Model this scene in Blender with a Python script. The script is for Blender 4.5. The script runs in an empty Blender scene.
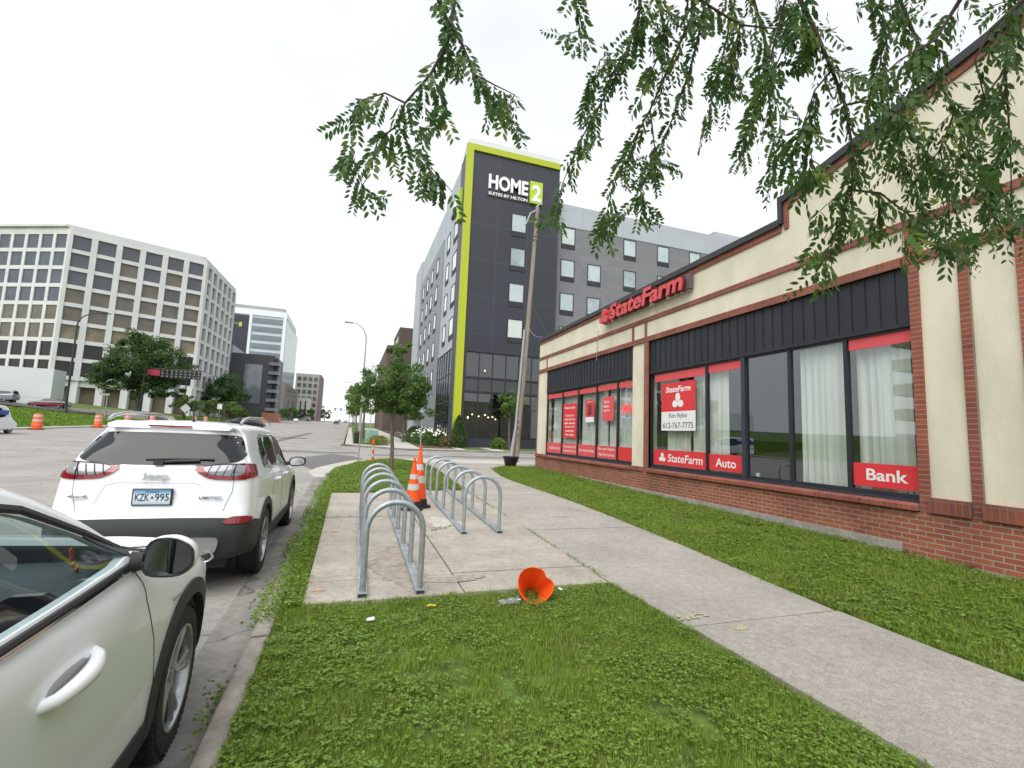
import bpy, bmesh, math, random
import numpy as np
from mathutils import Vector, Matrix
from mathutils.bvhtree import BVHTree
R = math.radians
PI = math.pi
rng = np.random.default_rng(7)
random.seed(7)
scene = bpy.context.scene
COL = scene.collection

# ------------------------------------------------------------------ ground height
def g(y):
    if y < 4: return 0.0
    if y < 40: return .011 * (y - 4)
    return .396 + .02 * (min(y, 400) - 40)
def hill(x, y):
    r = 0.0
    if x < -27: r = min(-27 - x, 34) * .095
    return g(y) + r

# ------------------------------------------------------------------ materials
MATS = {}
def mat(name, col, rough=.7, var=.0, scale=6., bump=0., bscale=None, metal=0., coat=0., spec=None, col2=None, detail=4, aniso=None, lo=.35, hi=.65):
    if name in MATS: return MATS[name]
    m = bpy.data.materials.new(name); m.use_nodes = True
    nt = m.node_tree; b = nt.nodes['Principled BSDF']
    c1 = (*col, 1)
    b.inputs['Roughness'].default_value = rough
    b.inputs['Metallic'].default_value = metal
    b.inputs['Base Color'].default_value = c1
    if coat: b.inputs['Coat Weight'].default_value = coat; b.inputs['Coat Roughness'].default_value = .04
    if spec is not None: b.inputs['Specular IOR Level'].default_value = spec
    if var or bump or col2:
        tc = nt.nodes.new('ShaderNodeTexCoord'); mp = nt.nodes.new('ShaderNodeMapping')
        nt.links.new(tc.outputs['Object'], mp.inputs['Vector'])
        if aniso: mp.inputs['Scale'].default_value = aniso
        n = nt.nodes.new('ShaderNodeTexNoise'); n.inputs['Scale'].default_value = scale; n.inputs['Detail'].default_value = detail
        nt.links.new(mp.outputs[0], n.inputs['Vector'])
        if var or col2:
            r = nt.nodes.new('ShaderNodeValToRGB')
            r.color_ramp.elements[0].position = lo; r.color_ramp.elements[1].position = hi
            if col2: r.color_ramp.elements[0].color = c1; r.color_ramp.elements[1].color = (*col2, 1)
            else:
                r.color_ramp.elements[0].color = tuple(max(0, c * (1 - var)) for c in col) + (1,)
                r.color_ramp.elements[1].color = tuple(min(1, c * (1 + var)) for c in col) + (1,)
            nt.links.new(n.outputs['Fac'], r.inputs['Fac']); nt.links.new(r.outputs[0], b.inputs['Base Color'])
        if bump:
            n2 = n
            if bscale:
                n2 = nt.nodes.new('ShaderNodeTexNoise'); n2.inputs['Scale'].default_value = bscale; n2.inputs['Detail'].default_value = 5
                nt.links.new(mp.outputs[0], n2.inputs['Vector'])
            bp = nt.nodes.new('ShaderNodeBump'); bp.inputs['Strength'].default_value = min(1, bump * 20); bp.inputs['Distance'].default_value = bump
            nt.links.new(n2.outputs['Fac'], bp.inputs['Height']); nt.links.new(bp.outputs[0], b.inputs['Normal'])
    MATS[name] = m
    return m

def concrete(name, base, dark, fine=(.92, 1.08), rough=.9, crack=0.0, stain=1.2, agg=120., joint=None):
    m = bpy.data.materials.new(name); m.use_nodes = True
    nt = m.node_tree; N = nt.nodes; L = nt.links; b = N['Principled BSDF']; b.inputs['Roughness'].default_value = rough
    tc = N.new('ShaderNodeTexCoord')
    n1 = N.new('ShaderNodeTexNoise'); n1.inputs['Scale'].default_value = stain; n1.inputs['Detail'].default_value = 8; n1.inputs['Roughness'].default_value = .6
    n2 = N.new('ShaderNodeTexNoise'); n2.inputs['Scale'].default_value = agg; n2.inputs['Detail'].default_value = 2
    for n in (n1, n2): L.new(tc.outputs['Object'], n.inputs['Vector'])
    r = N.new('ShaderNodeValToRGB'); r.color_ramp.elements[0].position = .32; r.color_ramp.elements[1].position = .68
    r.color_ramp.elements[0].color = (*dark, 1); r.color_ramp.elements[1].color = (*base, 1)
    L.new(n1.outputs['Fac'], r.inputs['Fac'])
    mr = N.new('ShaderNodeMapRange'); mr.inputs['From Min'].default_value = .3; mr.inputs['From Max'].default_value = .7
    mr.inputs['To Min'].default_value = fine[0]; mr.inputs['To Max'].default_value = fine[1]
    L.new(n2.outputs['Fac'], mr.inputs['Value'])
    mx = N.new('ShaderNodeVectorMath'); mx.operation = 'SCALE'
    L.new(r.outputs[0], mx.inputs[0]); L.new(mr.outputs[0], mx.inputs['Scale'])
    out = mx.outputs[0]
    if crack:
        v = N.new('ShaderNodeTexVoronoi'); v.feature = 'DISTANCE_TO_EDGE'; v.inputs['Scale'].default_value = crack
        wv = N.new('ShaderNodeTexNoise'); wv.inputs['Scale'].default_value = 2.5; wv.inputs['Detail'].default_value = 5
        L.new(tc.outputs['Object'], wv.inputs['Vector'])
        ad = N.new('ShaderNodeVectorMath'); ad.operation = 'MULTIPLY_ADD'; ad.inputs[1].default_value = (.55, .55, .55)
        L.new(wv.outputs['Color'], ad.inputs[0]); L.new(tc.outputs['Object'], ad.inputs[2]); L.new(ad.outputs[0], v.inputs['Vector'])
        cr = N.new('ShaderNodeValToRGB'); cr.color_ramp.elements[0].position = .0; cr.color_ramp.elements[1].position = .010
        cr.color_ramp.elements[0].color = (.45, .45, .45, 1); cr.color_ramp.elements[1].color = (1, 1, 1, 1)
        L.new(v.outputs['Distance'], cr.inputs['Fac'])
        m2 = N.new('ShaderNodeVectorMath'); m2.operation = 'MULTIPLY'
        L.new(out, m2.inputs[0]); L.new(cr.outputs[0], m2.inputs[1]); out = m2.outputs[0]
    vo = N.new('ShaderNodeTexVoronoi'); vo.inputs['Scale'].default_value = 2.6; L.new(tc.outputs['Object'], vo.inputs['Vector'])
    vr = N.new('ShaderNodeValToRGB'); vr.color_ramp.elements[0].position = .045; vr.color_ramp.elements[1].position = .075
    vr.color_ramp.elements[0].color = (.62,.60,.58,1); vr.color_ramp.elements[1].color = (1,1,1,1); L.new(vo.outputs['Distance'], vr.inputs['Fac'])
    n3 = N.new('ShaderNodeTexNoise'); n3.inputs['Scale'].default_value = 14; n3.inputs['Detail'].default_value = 6; L.new(tc.outputs['Object'], n3.inputs['Vector'])
    r3 = N.new('ShaderNodeMapRange'); r3.inputs['From Min'].default_value = .35; r3.inputs['From Max'].default_value = .65; r3.inputs['To Min'].default_value = .88; r3.inputs['To Max'].default_value = 1.08; L.new(n3.outputs['Fac'], r3.inputs['Value'])
    m3 = N.new('ShaderNodeVectorMath'); m3.operation = 'MULTIPLY'; L.new(out, m3.inputs[0]); L.new(vr.outputs[0], m3.inputs[1])
    m4 = N.new('ShaderNodeVectorMath'); m4.operation = 'SCALE'; L.new(m3.outputs[0], m4.inputs[0]); L.new(r3.outputs[0], m4.inputs['Scale']); out = m4.outputs[0]
    L.new(out, b.inputs['Base Color'])
    bp = N.new('ShaderNodeBump'); bp.inputs['Strength'].default_value = .5; bp.inputs['Distance'].default_value = .004
    L.new(n2.outputs['Fac'], bp.inputs['Height']); L.new(bp.outputs[0], b.inputs['Normal'])
    MATS[name] = m
    return m

def brick(name, c1, c2, mortar, w=.213, h=.0735, ms=.009, plane='yz', off=0.5, var=True):
    m = bpy.data.materials.new(name); m.use_nodes = True
    nt = m.node_tree; N = nt.nodes; L = nt.links; b = N['Principled BSDF']; b.inputs['Roughness'].default_value = .85
    tc = N.new('ShaderNodeTexCoord'); sp = N.new('ShaderNodeSeparateXYZ'); cb = N.new('ShaderNodeCombineXYZ')
    L.new(tc.outputs['Object'], sp.inputs[0])
    a, bb = {'yz': ('Y', 'Z'), 'xz': ('X', 'Z'), 'zy': ('Z', 'Y')}[plane]
    L.new(sp.outputs[a], cb.inputs['X']); L.new(sp.outputs[bb], cb.inputs['Y'])
    br = N.new('ShaderNodeTexBrick'); br.offset = off
    br.inputs['Scale'].default_value = 1; br.inputs['Brick Width'].default_value = w; br.inputs['Row Height'].default_value = h
    br.inputs['Mortar Size'].default_value = ms; br.inputs['Mortar Smooth'].default_value = .15; br.inputs['Bias'].default_value = -.1
    br.inputs['Color1'].default_value = (*c1, 1); br.inputs['Color2'].default_value = (*c2, 1); br.inputs['Mortar'].default_value = (*mortar, 1)
    L.new(cb.outputs[0], br.inputs['Vector'])
    n = N.new('ShaderNodeTexNoise'); n.inputs['Scale'].default_value = 1.3; n.inputs['Detail'].default_value = 8; L.new(tc.outputs['Object'], n.inputs['Vector'])
    mr = N.new('ShaderNodeMapRange'); mr.inputs['From Min'].default_value = .3; mr.inputs['From Max'].default_value = .7; mr.inputs['To Min'].default_value = .7; mr.inputs['To Max'].default_value = 1.15
    L.new(n.outputs['Fac'], mr.inputs['Value'])
    mx = N.new('ShaderNodeVectorMath'); mx.operation = 'SCALE'; L.new(br.outputs['Color'], mx.inputs[0]); L.new(mr.outputs[0], mx.inputs['Scale'])
    L.new(mx.outputs[0], b.inputs['Base Color'])
    inv = N.new('ShaderNodeMath'); inv.operation = 'SUBTRACT'; inv.inputs[0].default_value = 1; L.new(br.outputs['Fac'], inv.inputs[1])
    bp = N.new('ShaderNodeBump'); bp.inputs['Strength'].default_value = .8; bp.inputs['Distance'].default_value = .006
    L.new(inv.outputs[0], bp.inputs['Height']); L.new(bp.outputs[0], b.inputs['Normal'])
    MATS[name] = m
    return m

def glass(name, tint=(.8, .85, .85), refl=.12, rough=.01, ior=1.5):
    """thin window glass: mostly clear, fresnel mirror on top"""
    m = bpy.data.materials.new(name); m.use_nodes = True
    nt = m.node_tree; N = nt.nodes; L = nt.links
    N.remove(N['Principled BSDF'])
    o = N['Material Output']
    t = N.new('ShaderNodeBsdfTransparent'); t.inputs[0].default_value = (*tint, 1)
    gl = N.new('ShaderNodeBsdfGlossy'); gl.inputs['Roughness'].default_value = rough; gl.inputs[0].default_value = (.95, .97, 1, 1)
    ge = N.new('ShaderNodeNewGeometry'); dt = N.new('ShaderNodeVectorMath'); dt.operation = 'DOT_PRODUCT'
    L.new(ge.outputs['Incoming'], dt.inputs[0]); L.new(ge.outputs['Normal'], dt.inputs[1])
    f0 = ((ior-1)/(ior+1))**2; prev = dt.outputs['Value']
    for op, v, sw in (('ABSOLUTE',0,0),('SUBTRACT',1,1),('POWER',5,0),('MULTIPLY',1-f0,0)):
        q = N.new('ShaderNodeMath'); q.operation = op
        if sw: q.inputs[0].default_value = v; L.new(prev, q.inputs[1])
        else: L.new(prev, q.inputs[0]); q.inputs[1].default_value = v
        prev = q.outputs[0]
    ad = N.new('ShaderNodeMath'); ad.operation = 'ADD'; ad.inputs[1].default_value = refl+f0; ad.use_clamp = True
    L.new(prev, ad.inputs[0])
    mx = N.new('ShaderNodeMixShader'); L.new(ad.outputs[0], mx.inputs[0]); L.new(t.outputs[0], mx.inputs[1]); L.new(gl.outputs[0], mx.inputs[2])
    L.new(mx.outputs[0], o.inputs[0]); MATS[name] = m
    return m

def leafmat(name, a, b2, trans=.25, c3=None, rough=.5):
    m = bpy.data.materials.new(name); m.use_nodes = True
    nt = m.node_tree; N = nt.nodes; L = nt.links; b = N['Principled BSDF']; b.inputs['Roughness'].default_value = rough
    b.inputs['Specular IOR Level'].default_value = .35
    at = N.new('ShaderNodeAttribute'); at.attribute_name = 'tint'
    r = N.new('ShaderNodeValToRGB'); r.color_ramp.elements[0].color = (*a, 1); r.color_ramp.elements[1].color = (*b2, 1)
    if c3:
        e = r.color_ramp.elements.new(.9); e.color = (*b2, 1); r.color_ramp.elements[2].color = (*c3, 1)
    L.new(at.outputs['Fac'], r.inputs['Fac']); L.new(r.outputs[0], b.inputs['Base Color'])
    tr = N.new('ShaderNodeBsdfTranslucent'); L.new(r.outputs[0], tr.inputs[0])
    mx = N.new('ShaderNodeMixShader'); mx.inputs[0].default_value = trans
    L.new(b.outputs[0], mx.inputs[1]); L.new(tr.outputs[0], mx.inputs[2]); L.new(mx.outputs[0], N['Material Output'].inputs[0])
    MATS[name] = m
    return m

def emis(name, col, s):
    m = bpy.data.materials.new(name); m.use_nodes = True; b = m.node_tree.nodes['Principled BSDF']
    b.inputs['Base Color'].default_value = (*col, 1); b.inputs['Emission Color'].default_value = (*col, 1); b.inputs['Emission Strength'].default_value = s
    MATS[name] = m; return m

M = dict(
    asphalt=concrete('asphalt', (.33, .315, .295), (.245, .235, .22), fine=(.78, 1.22), crack=.33, stain=.5, agg=95),
    asphalt_patch=concrete('asphalt_patch', (.155, .15, .147), (.115, .113, .11), fine=(.8, 1.2), stain=1.5, agg=95),
    sidewalk=concrete('sidewalk', (.385, .36, .325), (.295, .275, .245), fine=(.76, 1.2), stain=.9, agg=85),
    pad=concrete('pad_concrete', (.42, .39, .335), (.31, .28, .24), fine=(.78, 1.18), stain=1.6, agg=90),
    newcon=concrete('new_concrete', (.50, .48, .44), (.40, .385, .35), stain=.8),
    curb=concrete('curb_concrete', (.35, .32, .285), (.21, .19, .17), stain=3.),
    soil=mat('soil', (.075, .055, .035), .95, .4, 20, .01),
    turf=mat('turf', (.075, .125, .018), .95, .35, 9, .012, 60),
    farland=mat('farland', (.10, .13, .06), .95, .3, .03),
    stucco=mat('stucco', (.69, .65, .51), .9, .09, 1.0, .014, 18, aniso=(1, 1.6, .7), detail=8),
    brick=brick('brick_wall', (.36, .105, .055), (.26, .07, .04), (.33, .27, .22)),
    brick_row=brick('brick_soldier', (.34, .085, .045), (.22, .06, .04), (.20, .15, .125), w=.078, h=.3, off=0),
    brick_trim=brick('brick_trim', (.33, .085, .045), (.23, .065, .04), (.22, .17, .14), w=.213, h=.0735),
    coping=mat('coping_metal', (.026, .027, .032), .45, .1, 4),
    panel=mat('dark_siding', (.017, .019, .026), .55, .2, 3, aniso=(1, 1, .2)),
    frame=mat('dark_frame', (.017, .019, .027), .5),
    frame_blue=mat('blue_grey_frame', (.032, .037, .055), .5),
    pane=glass('shop_glass', (.93, .96, .95), .06),
    hglass=glass('hotel_glass', (.55, .58, .58), .06),
    red=mat('sign_red', (.70, .035, .045), .45, .03, 3),
    redfaded=mat('sign_red_faded', (.72, .09, .10), .55),
    white=mat('sign_white', (.82, .82, .82), .5),
    black=mat('print_black', (.02, .02, .022), .6),
    curtain=mat('curtain', (.80, .79, .75), .9, .08, 8, aniso=(1, 1, .1)),
    room=mat('room_dark', (.03, .03, .03), .9),
    foundation=concrete('foundation', (.40, .38, .34), (.26, .24, .21), stain=4),
    roofing=mat('roofing', (.12, .12, .12), .9),
    galv=mat('galvanised_steel', (.36, .40, .43), .5, .14, 14, metal=.55),
    galv_dark=mat('galvanised_rail', (.34, .37, .39), .55, .18, 9, metal=.45),
    rubber=mat('rubber', (.018, .018, .019), .75, .2, 30),
    cone=mat('cone_orange', (.86, .10, .012), .5, .05, 4),
    cone_white=mat('cone_white', (.52, .52, .50), .5, .1, 12),
    bark=mat('bark', (.13, .11, .09), .95, .35, 18, .015, aniso=(1, 1, .25)),
    twig=mat('twig', (.07, .05, .035), .9),
    pole_wood=mat('pole_wood', (.25, .205, .17), .9, .3, 9, .01, aniso=(3, 3, .12)),
    steel_pole=mat('pole_steel', (.33, .35, .35), .5, metal=.3),
    black_pole=mat('black_pole', (.02, .022, .022), .45),
    lime=mat('lime_panel', (.40, .46, .012), .5),
    hdark=None, hgrey=None, hlight=None,
    paint_white=mat('paint_white', (.86, .885, .92), .32, coat=.6),
    paint_pearl=mat('paint_pearl', (.88, .91, .94), .34, coat=.5),
    paint_black=mat('paint_black', (.012, .012, .014), .25, coat=1.),
    paint_red=mat('paint_red', (.26, .02, .035), .25, coat=1.),
    paint_grey=mat('paint_grey', (.22, .24, .27), .3, coat=.8),
    carglass=mat('tinted_glass', (.012, .014, .016), .03, spec=.45),
    carglass_clear=glass('clear_car_glass', (.80, .90, .90), .02),
    plastic=mat('black_plastic', (.028, .03, .032), .6, .12, 60),
    plastic_gloss=mat('gloss_black', (.012, .012, .014), .12, coat=.6),
    silver=mat('silver_trim', (.55, .56, .58), .32, metal=.75),
    chrome=mat('chrome', (.8, .8, .82), .08, metal=1.),
    alloy=mat('alloy', (.42, .43, .45), .3, metal=.8),
    alloy_dark=mat('alloy_dark', (.05, .05, .055), .4, metal=.5),
    lamp_red=mat('lamp_red', (.22, .006, .012), .08, coat=1.),
    lamp_clear=mat('lamp_clear', (.22, .225, .24), .12, coat=1., metal=.3),
    interior=mat('interior_dark', (.05, .058, .06), .7),
    interior2=mat('interior_grey', (.13, .16, .165), .8),
    planter=mat('planter_plastic', (.012, .012, .014), .5),
    util_green=mat('utility_green', (.22, .38, .30), .6),
    clearplastic=glass('clear_plastic', (.9, .92, .93), .12, .08),
    bwhite=mat('left_tower_concrete', (.60, .61, .61), .85, .05, .3),
    bgrey=mat('grey_render', (.30, .30, .31), .8, .05, .4),
    yellowpaint=mat('yellow_spray', (.43, .40, .23), .9),
    pinkpaint=mat('pink_spray', (.5, .27, .22), .9),
)
# hotel cladding with panel joints
def cladding(name, col, px, pz, plane, joint=.55, ms=.02):
    m = bpy.data.materials.new(name); m.use_nodes = True
    nt = m.node_tree; N = nt.nodes; L = nt.links; b = N['Principled BSDF']; b.inputs['Roughness'].default_value = .5
    tc = N.new('ShaderNodeTexCoord'); sp = N.new('ShaderNodeSeparateXYZ'); cb = N.new('ShaderNodeCombineXYZ')
    L.new(tc.outputs['Object'], sp.inputs[0])
    L.new(sp.outputs[plane[0].upper()], cb.inputs['X']); L.new(sp.outputs['Z'], cb.inputs['Y'])
    br = N.new('ShaderNodeTexBrick'); br.offset = 0
    br.inputs['Scale'].default_value = 1; br.inputs['Brick Width'].default_value = px; br.inputs['Row Height'].default_value = pz
    br.inputs['Mortar Size'].default_value = ms; br.inputs['Mortar Smooth'].default_value = 0
    br.inputs['Color1'].default_value = (*col, 1); br.inputs['Color2'].default_value = tuple(c * .88 for c in col) + (1,)
    br.inputs['Mortar'].default_value = tuple(c * joint for c in col) + (1,)
    L.new(cb.outputs[0], br.inputs['Vector']); L.new(br.outputs['Color'], b.inputs['Base Color'])
    MATS[name] = m; return m
M['hdark'] = cladding('hotel_charcoal', (.026, .030, .043), 3.1, 3.45, 'x', 1.7, .03)
M['hgrey'] = cladding('hotel_grey', (.185, .19, .205), 3.1, .62, 'x', .86, .02)
M['hlight'] = cladding('hotel_pale', (.42, .45, .50), 3.1, 3.45, 'x', .85, .03)
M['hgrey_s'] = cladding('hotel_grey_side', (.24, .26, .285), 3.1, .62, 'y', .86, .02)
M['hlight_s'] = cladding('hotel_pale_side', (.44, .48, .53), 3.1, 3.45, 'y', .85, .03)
LEAF = leafmat('leaf_small_tree', (.06, .13, .03), (.15, .26, .06), .4)
LEAF_D = leafmat('leaf_dark', (.038, .09, .024), (.095, .17, .042), .35)
LEAF_B = leafmat('leaf_bright', (.07, .14, .022), (.17, .26, .055))
LEAF_O = leafmat('leaf_overhang', (.045, .11, .028), (.12, .215, .05), .5, (.20, .26, .04), .35)
GRASS = leafmat('grass_blades', (.135, .215, .02), (.275, .39, .055), .35, (.28, .25, .11), .6)
GRASS_F = leafmat('grass_far', (.11, .20, .018), (.20, .32, .035), .3)
CLOVER = leafmat('clover', (.115, .205, .024), (.25, .375, .06), .35)

# ------------------------------------------------------------------ mesh builder
class MB:
    def __init__(s): s.v = []; s.f = []; s.mi = None
    def add(s, vs, fs):
        n = len(s.v); s.v.extend([tuple(v) for v in vs]); s.f.extend([tuple(i + n for i in f) for f in fs]); return s
    def box(s, x0, x1, y0, y1, z0, z1):
        if x0 > x1: x0, x1 = x1, x0
        if y0 > y1: y0, y1 = y1, y0
        if z0 > z1: z0, z1 = z1, z0
        return s.add([(x0,y0,z0),(x1,y0,z0),(x1,y1,z0),(x0,y1,z0),(x0,y0,z1),(x1,y0,z1),(x1,y1,z1),(x0,y1,z1)],
              [(0,3,2,1),(4,5,6,7),(0,1,5,4),(1,2,6,5),(2,3,7,6),(3,0,4,7)])
    def obox(s, c, d, m):
        x, y, z = d[0]/2, d[1]/2, d[2]/2
        vs = [Vector(c) + m @ Vector(q) for q in [(-x,-y,-z),(x,-y,-z),(x,y,-z),(-x,y,-z),(-x,-y,z),(x,-y,z),(x,y,z),(-x,y,z)]]
        return s.add(vs, [(0,3,2,1),(4,5,6,7),(0,1,5,4),(1,2,6,5),(2,3,7,6),(3,0,4,7)])
    def tube(s, pts, r, n=8, caps=True):
        pts = [Vector(p) for p in pts]
        rs = r if isinstance(r, (list, tuple)) else [r] * len(pts)
        vs = []; fs = []; up = None
        for i, p in enumerate(pts):
            t = (pts[min(i+1, len(pts)-1)] - pts[max(i-1, 0)]).normalized()
            if up is None:
                up = Vector((0,0,1)) if abs(t.z) < .9 else Vector((1,0,0))
            a = t.cross(up)
            if a.length < 1e-5: a = t.orthogonal()
            a.normalize(); b = a.cross(t).normalized(); up = b
            for k in range(n):
                th = 2*PI*k/n; vs.append(p + (a*math.cos(th) + b*math.sin(th))*rs[i])
        for i in range(len(pts)-1):
            for k in range(n): fs.append((i*n+k, i*n+(k+1)%n, (i+1)*n+(k+1)%n, (i+1)*n+k))
        if caps: fs.append(tuple(range(n-1,-1,-1))); fs.append(tuple(range((len(pts)-1)*n, len(pts)*n)))
        return s.add(vs, fs)
    def lathe(s, prof, n=24, m=None, caps=False, squash=1.):
        m = m or Matrix.Identity(4); vs = []; fs = []
        for r, z in prof:
            for k in range(n):
                th = 2*PI*k/n; vs.append(m @ Vector((r*math.cos(th), r*squash*math.sin(th), z)))
        for i in range(len(prof)-1):
            for k in range(n): fs.append((i*n+k, i*n+(k+1)%n, (i+1)*n+(k+1)%n, (i+1)*n+k))
        if caps: fs.append(tuple(range(n-1,-1,-1))); fs.append(tuple(range((len(prof)-1)*n, len(prof)*n)))
        return s.add(vs, fs)
    def prism(s, poly, fn, a, b):
        """poly 2D list; fn(u,v,w)->xyz; extruded from w=a to w=b"""
        n = len(poly); vs = [fn(u, v, a) for u, v in poly] + [fn(u, v, b) for u, v in poly]
        fs = [tuple(range(n-1,-1,-1)), tuple(range(n, 2*n))] + [(i, (i+1)%n, n+(i+1)%n, n+i) for i in range(n)]
        return s.add(vs, fs)
    def mesh(s, off=(0,0,0)):
        me = bpy.data.meshes.new('m')
        me.from_pydata([(v[0]-off[0], v[1]-off[1], v[2]-off[2]) for v in s.v], [], s.f)
        me.update(); return me
    def build(s, name, m, parent=None, smooth=False, bevel=0, world=True, fix=True, angle=40, kind=None):
        off = parent.location if (parent is not None and world) else (0,0,0)
        if parent is not None and parent.parent is not None and world:
            off = Vector(parent.location) + Vector(parent.parent.location)
            if parent.type == 'MESH': off = Vector(parent.parent.location) + Vector(parent.location)
        me = s.mesh(off)
        if fix:
            bm = bmesh.new(); bm.from_mesh(me); bmesh.ops.recalc_face_normals(bm, faces=bm.faces); bm.to_mesh(me); bm.free()
        me.materials.append(m)
        if smooth: smooth_by_angle(me, angle)
        o = bpy.data.objects.new(name, me); COL.objects.link(o)
        if parent is not None: o.parent = parent
        if bevel:
            b = o.modifiers.new('b', 'BEVEL'); b.width = bevel; b.segments = 2; b.limit_method = 'ANGLE'; b.harden_normals = False
        if kind: o['kind'] = kind
        return o
def smooth_by_angle(me, angle=40):
    me.polygons.foreach_set('use_smooth', [True]*len(me.polygons))
    bm = bmesh.new(); bm.from_mesh(me)
    a = R(angle)
    for e in bm.edges:
        if len(e.link_faces) == 2:
            if e.calc_face_angle(0) > a: e.smooth = False
    bm.to_mesh(me); bm.free()

def np_mesh(name, V, F, m, parent=None, tint=None, smooth=False, kind=None):
    V = np.asarray(V, np.float32).copy(); F = np.asarray(F, np.int32)
    if parent is not None:
        off = np.array(parent.location, np.float32)
        V -= off
    me = bpy.data.meshes.new(name)
    k = F.shape[1]
    me.vertices.add(len(V)); me.vertices.foreach_set('co', V.ravel())
    me.loops.add(F.size); me.loops.foreach_set('vertex_index', F.ravel())
    me.polygons.add(len(F)); me.polygons.foreach_set('loop_start', np.arange(0, F.size, k, dtype=np.int32))
    me.polygons.foreach_set('loop_total', np.full(len(F), k, np.int32))
    if smooth: me.polygons.foreach_set('use_smooth', np.ones(len(F), bool))
    me.update(calc_edges=True); me.validate()
    if tint is not None:
        a = me.attributes.new('tint', 'FLOAT', 'POINT'); a.data.foreach_set('value', np.asarray(tint, np.float32))
    me.materials.append(m)
    o = bpy.data.objects.new(name, me); COL.objects.link(o)
    if parent is not None: o.parent = parent
    if kind: o['kind'] = kind
    return o

def thing(name, label, cat, loc=(0,0,0), rotz=0, group=None):
    o = bpy.data.objects.new(name, None); COL.objects.link(o); o.empty_display_size = .3
    o.location = loc; o.rotation_euler = (0,0,rotz); o['label'] = label; o['category'] = cat
    if group: o['group'] = group
    return o
def tag(o, label, cat, group=None):
    o['label'] = label; o['category'] = cat
    if group: o['group'] = group
    return o
def structure(o): o['kind'] = 'structure'; return o
def copy_tree(o, parent=None):
    c = o.copy(); COL.objects.link(c)
    if parent is not None: c.parent = parent
    for ch in list(o.children): copy_tree(ch, c)
    return c

# text as mesh inside a box: origin corner p (left-bottom), ux = reading direction, uy = up
def text(mb, s, p, ux, uy, w=None, h=None, depth=.01, shear=0., bold=0., fit='both'):
    cu = bpy.data.curves.new('t', 'FONT'); cu.body = s; cu.size = 1; cu.shear = shear; cu.offset = bold; cu.extrude = .5; cu.resolution_u = 3
    ob = bpy.data.objects.new('t', cu); COL.objects.link(ob)
    dg = bpy.context.evaluated_depsgraph_get(); dg.update()
    me = bpy.data.meshes.new_from_object(ob.evaluated_get(dg))
    vs = [v.co.copy() for v in me.vertices]; fs = [tuple(f.vertices) for f in me.polygons]
    bpy.data.objects.remove(ob); bpy.data.curves.remove(cu); bpy.data.meshes.remove(me)
    if not vs: return
    x0 = min(v.x for v in vs); x1 = max(v.x for v in vs); y0 = min(v.y for v in vs); y1 = max(v.y for v in vs)
    sy = h/(y1-y0) if h else w/(x1-x0); sx = w/(x1-x0) if w else sy
    ux = Vector(ux); uy = Vector(uy); nz = ux.cross(uy)
    mb.add([Vector(p) + ux*(v.x-x0)*sx + uy*(v.y-y0)*sy + nz*(v.z+.5)*depth for v in vs], fs)
WX, WY = (0,-1,0), (0,0,1)          # reading direction on the shop wall
SX, SY = (1,0,0), (0,0,1)           # reading direction on faces looking down the road towards -Y

# three overlapping ovals emblem (p = centre)
def ovals(mb, p, ux, uy, r, depth):
    ux = Vector(ux); uy = Vector(uy); nz = ux.cross(uy); p = Vector(p)
    for a, (cx, cy) in ((90, (0, .52)), (180, (-.54, -.36)), (0, (.54, -.36))):
        n = 20; vs = []; ca, sa = math.cos(R(a)), math.sin(R(a))
        for dz in (0, depth):
            for k in range(n):
                t = 2*PI*k/n; e = (math.cos(t)*.56, math.sin(t)*.47)
                x = cx + e[0]*ca - e[1]*sa; y = cy + e[0]*sa + e[1]*ca
                vs.append(p + ux*x*r + uy*y*r + nz*(dz + (a+5)*1e-5))
        mb.add(vs, [tuple(range(n)), tuple(range(n, 2*n))] + [(i, (i+1)%n, n+(i+1)%n, n+i) for i in range(n)])

# ------------------------------------------------------------------ leaves / foliage
def leaf_quads(C, size, rg, flat=.3, aspect=.5, droop=None):
    """C (n,3) centres -> diamond shaped leaves with random orientation"""
    n = len(C)
    d = rg.normal(size=(n,3)); d[:,2] *= (1-flat); d /= np.linalg.norm(d, axis=1)[:,None]
    if droop is not None: d[:,2] -= droop; d /= np.linalg.norm(d, axis=1)[:,None]
    q = rg.normal(size=(n,3)); s = np.cross(d, q); s /= np.linalg.norm(s, axis=1)[:,None]+1e-9
    L = (size * rg.uniform(.7, 1.3, n))[:,None]
    a = C - d*L*.5; b = C + s*L*aspect*.5; c = C + d*L*.5; e = C - s*L*aspect*.5
    V = np.stack([a,b,c,e], 1).reshape(-1,3)
    F = np.arange(4*n).reshape(n,4)
    return V, F
def in_ellipsoid(n, rg):
    p = rg.normal(size=(n,3)); p /= np.linalg.norm(p, axis=1)[:,None]
    return p * rg.uniform(0,1,n)[:,None]**(1/2.4)

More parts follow.
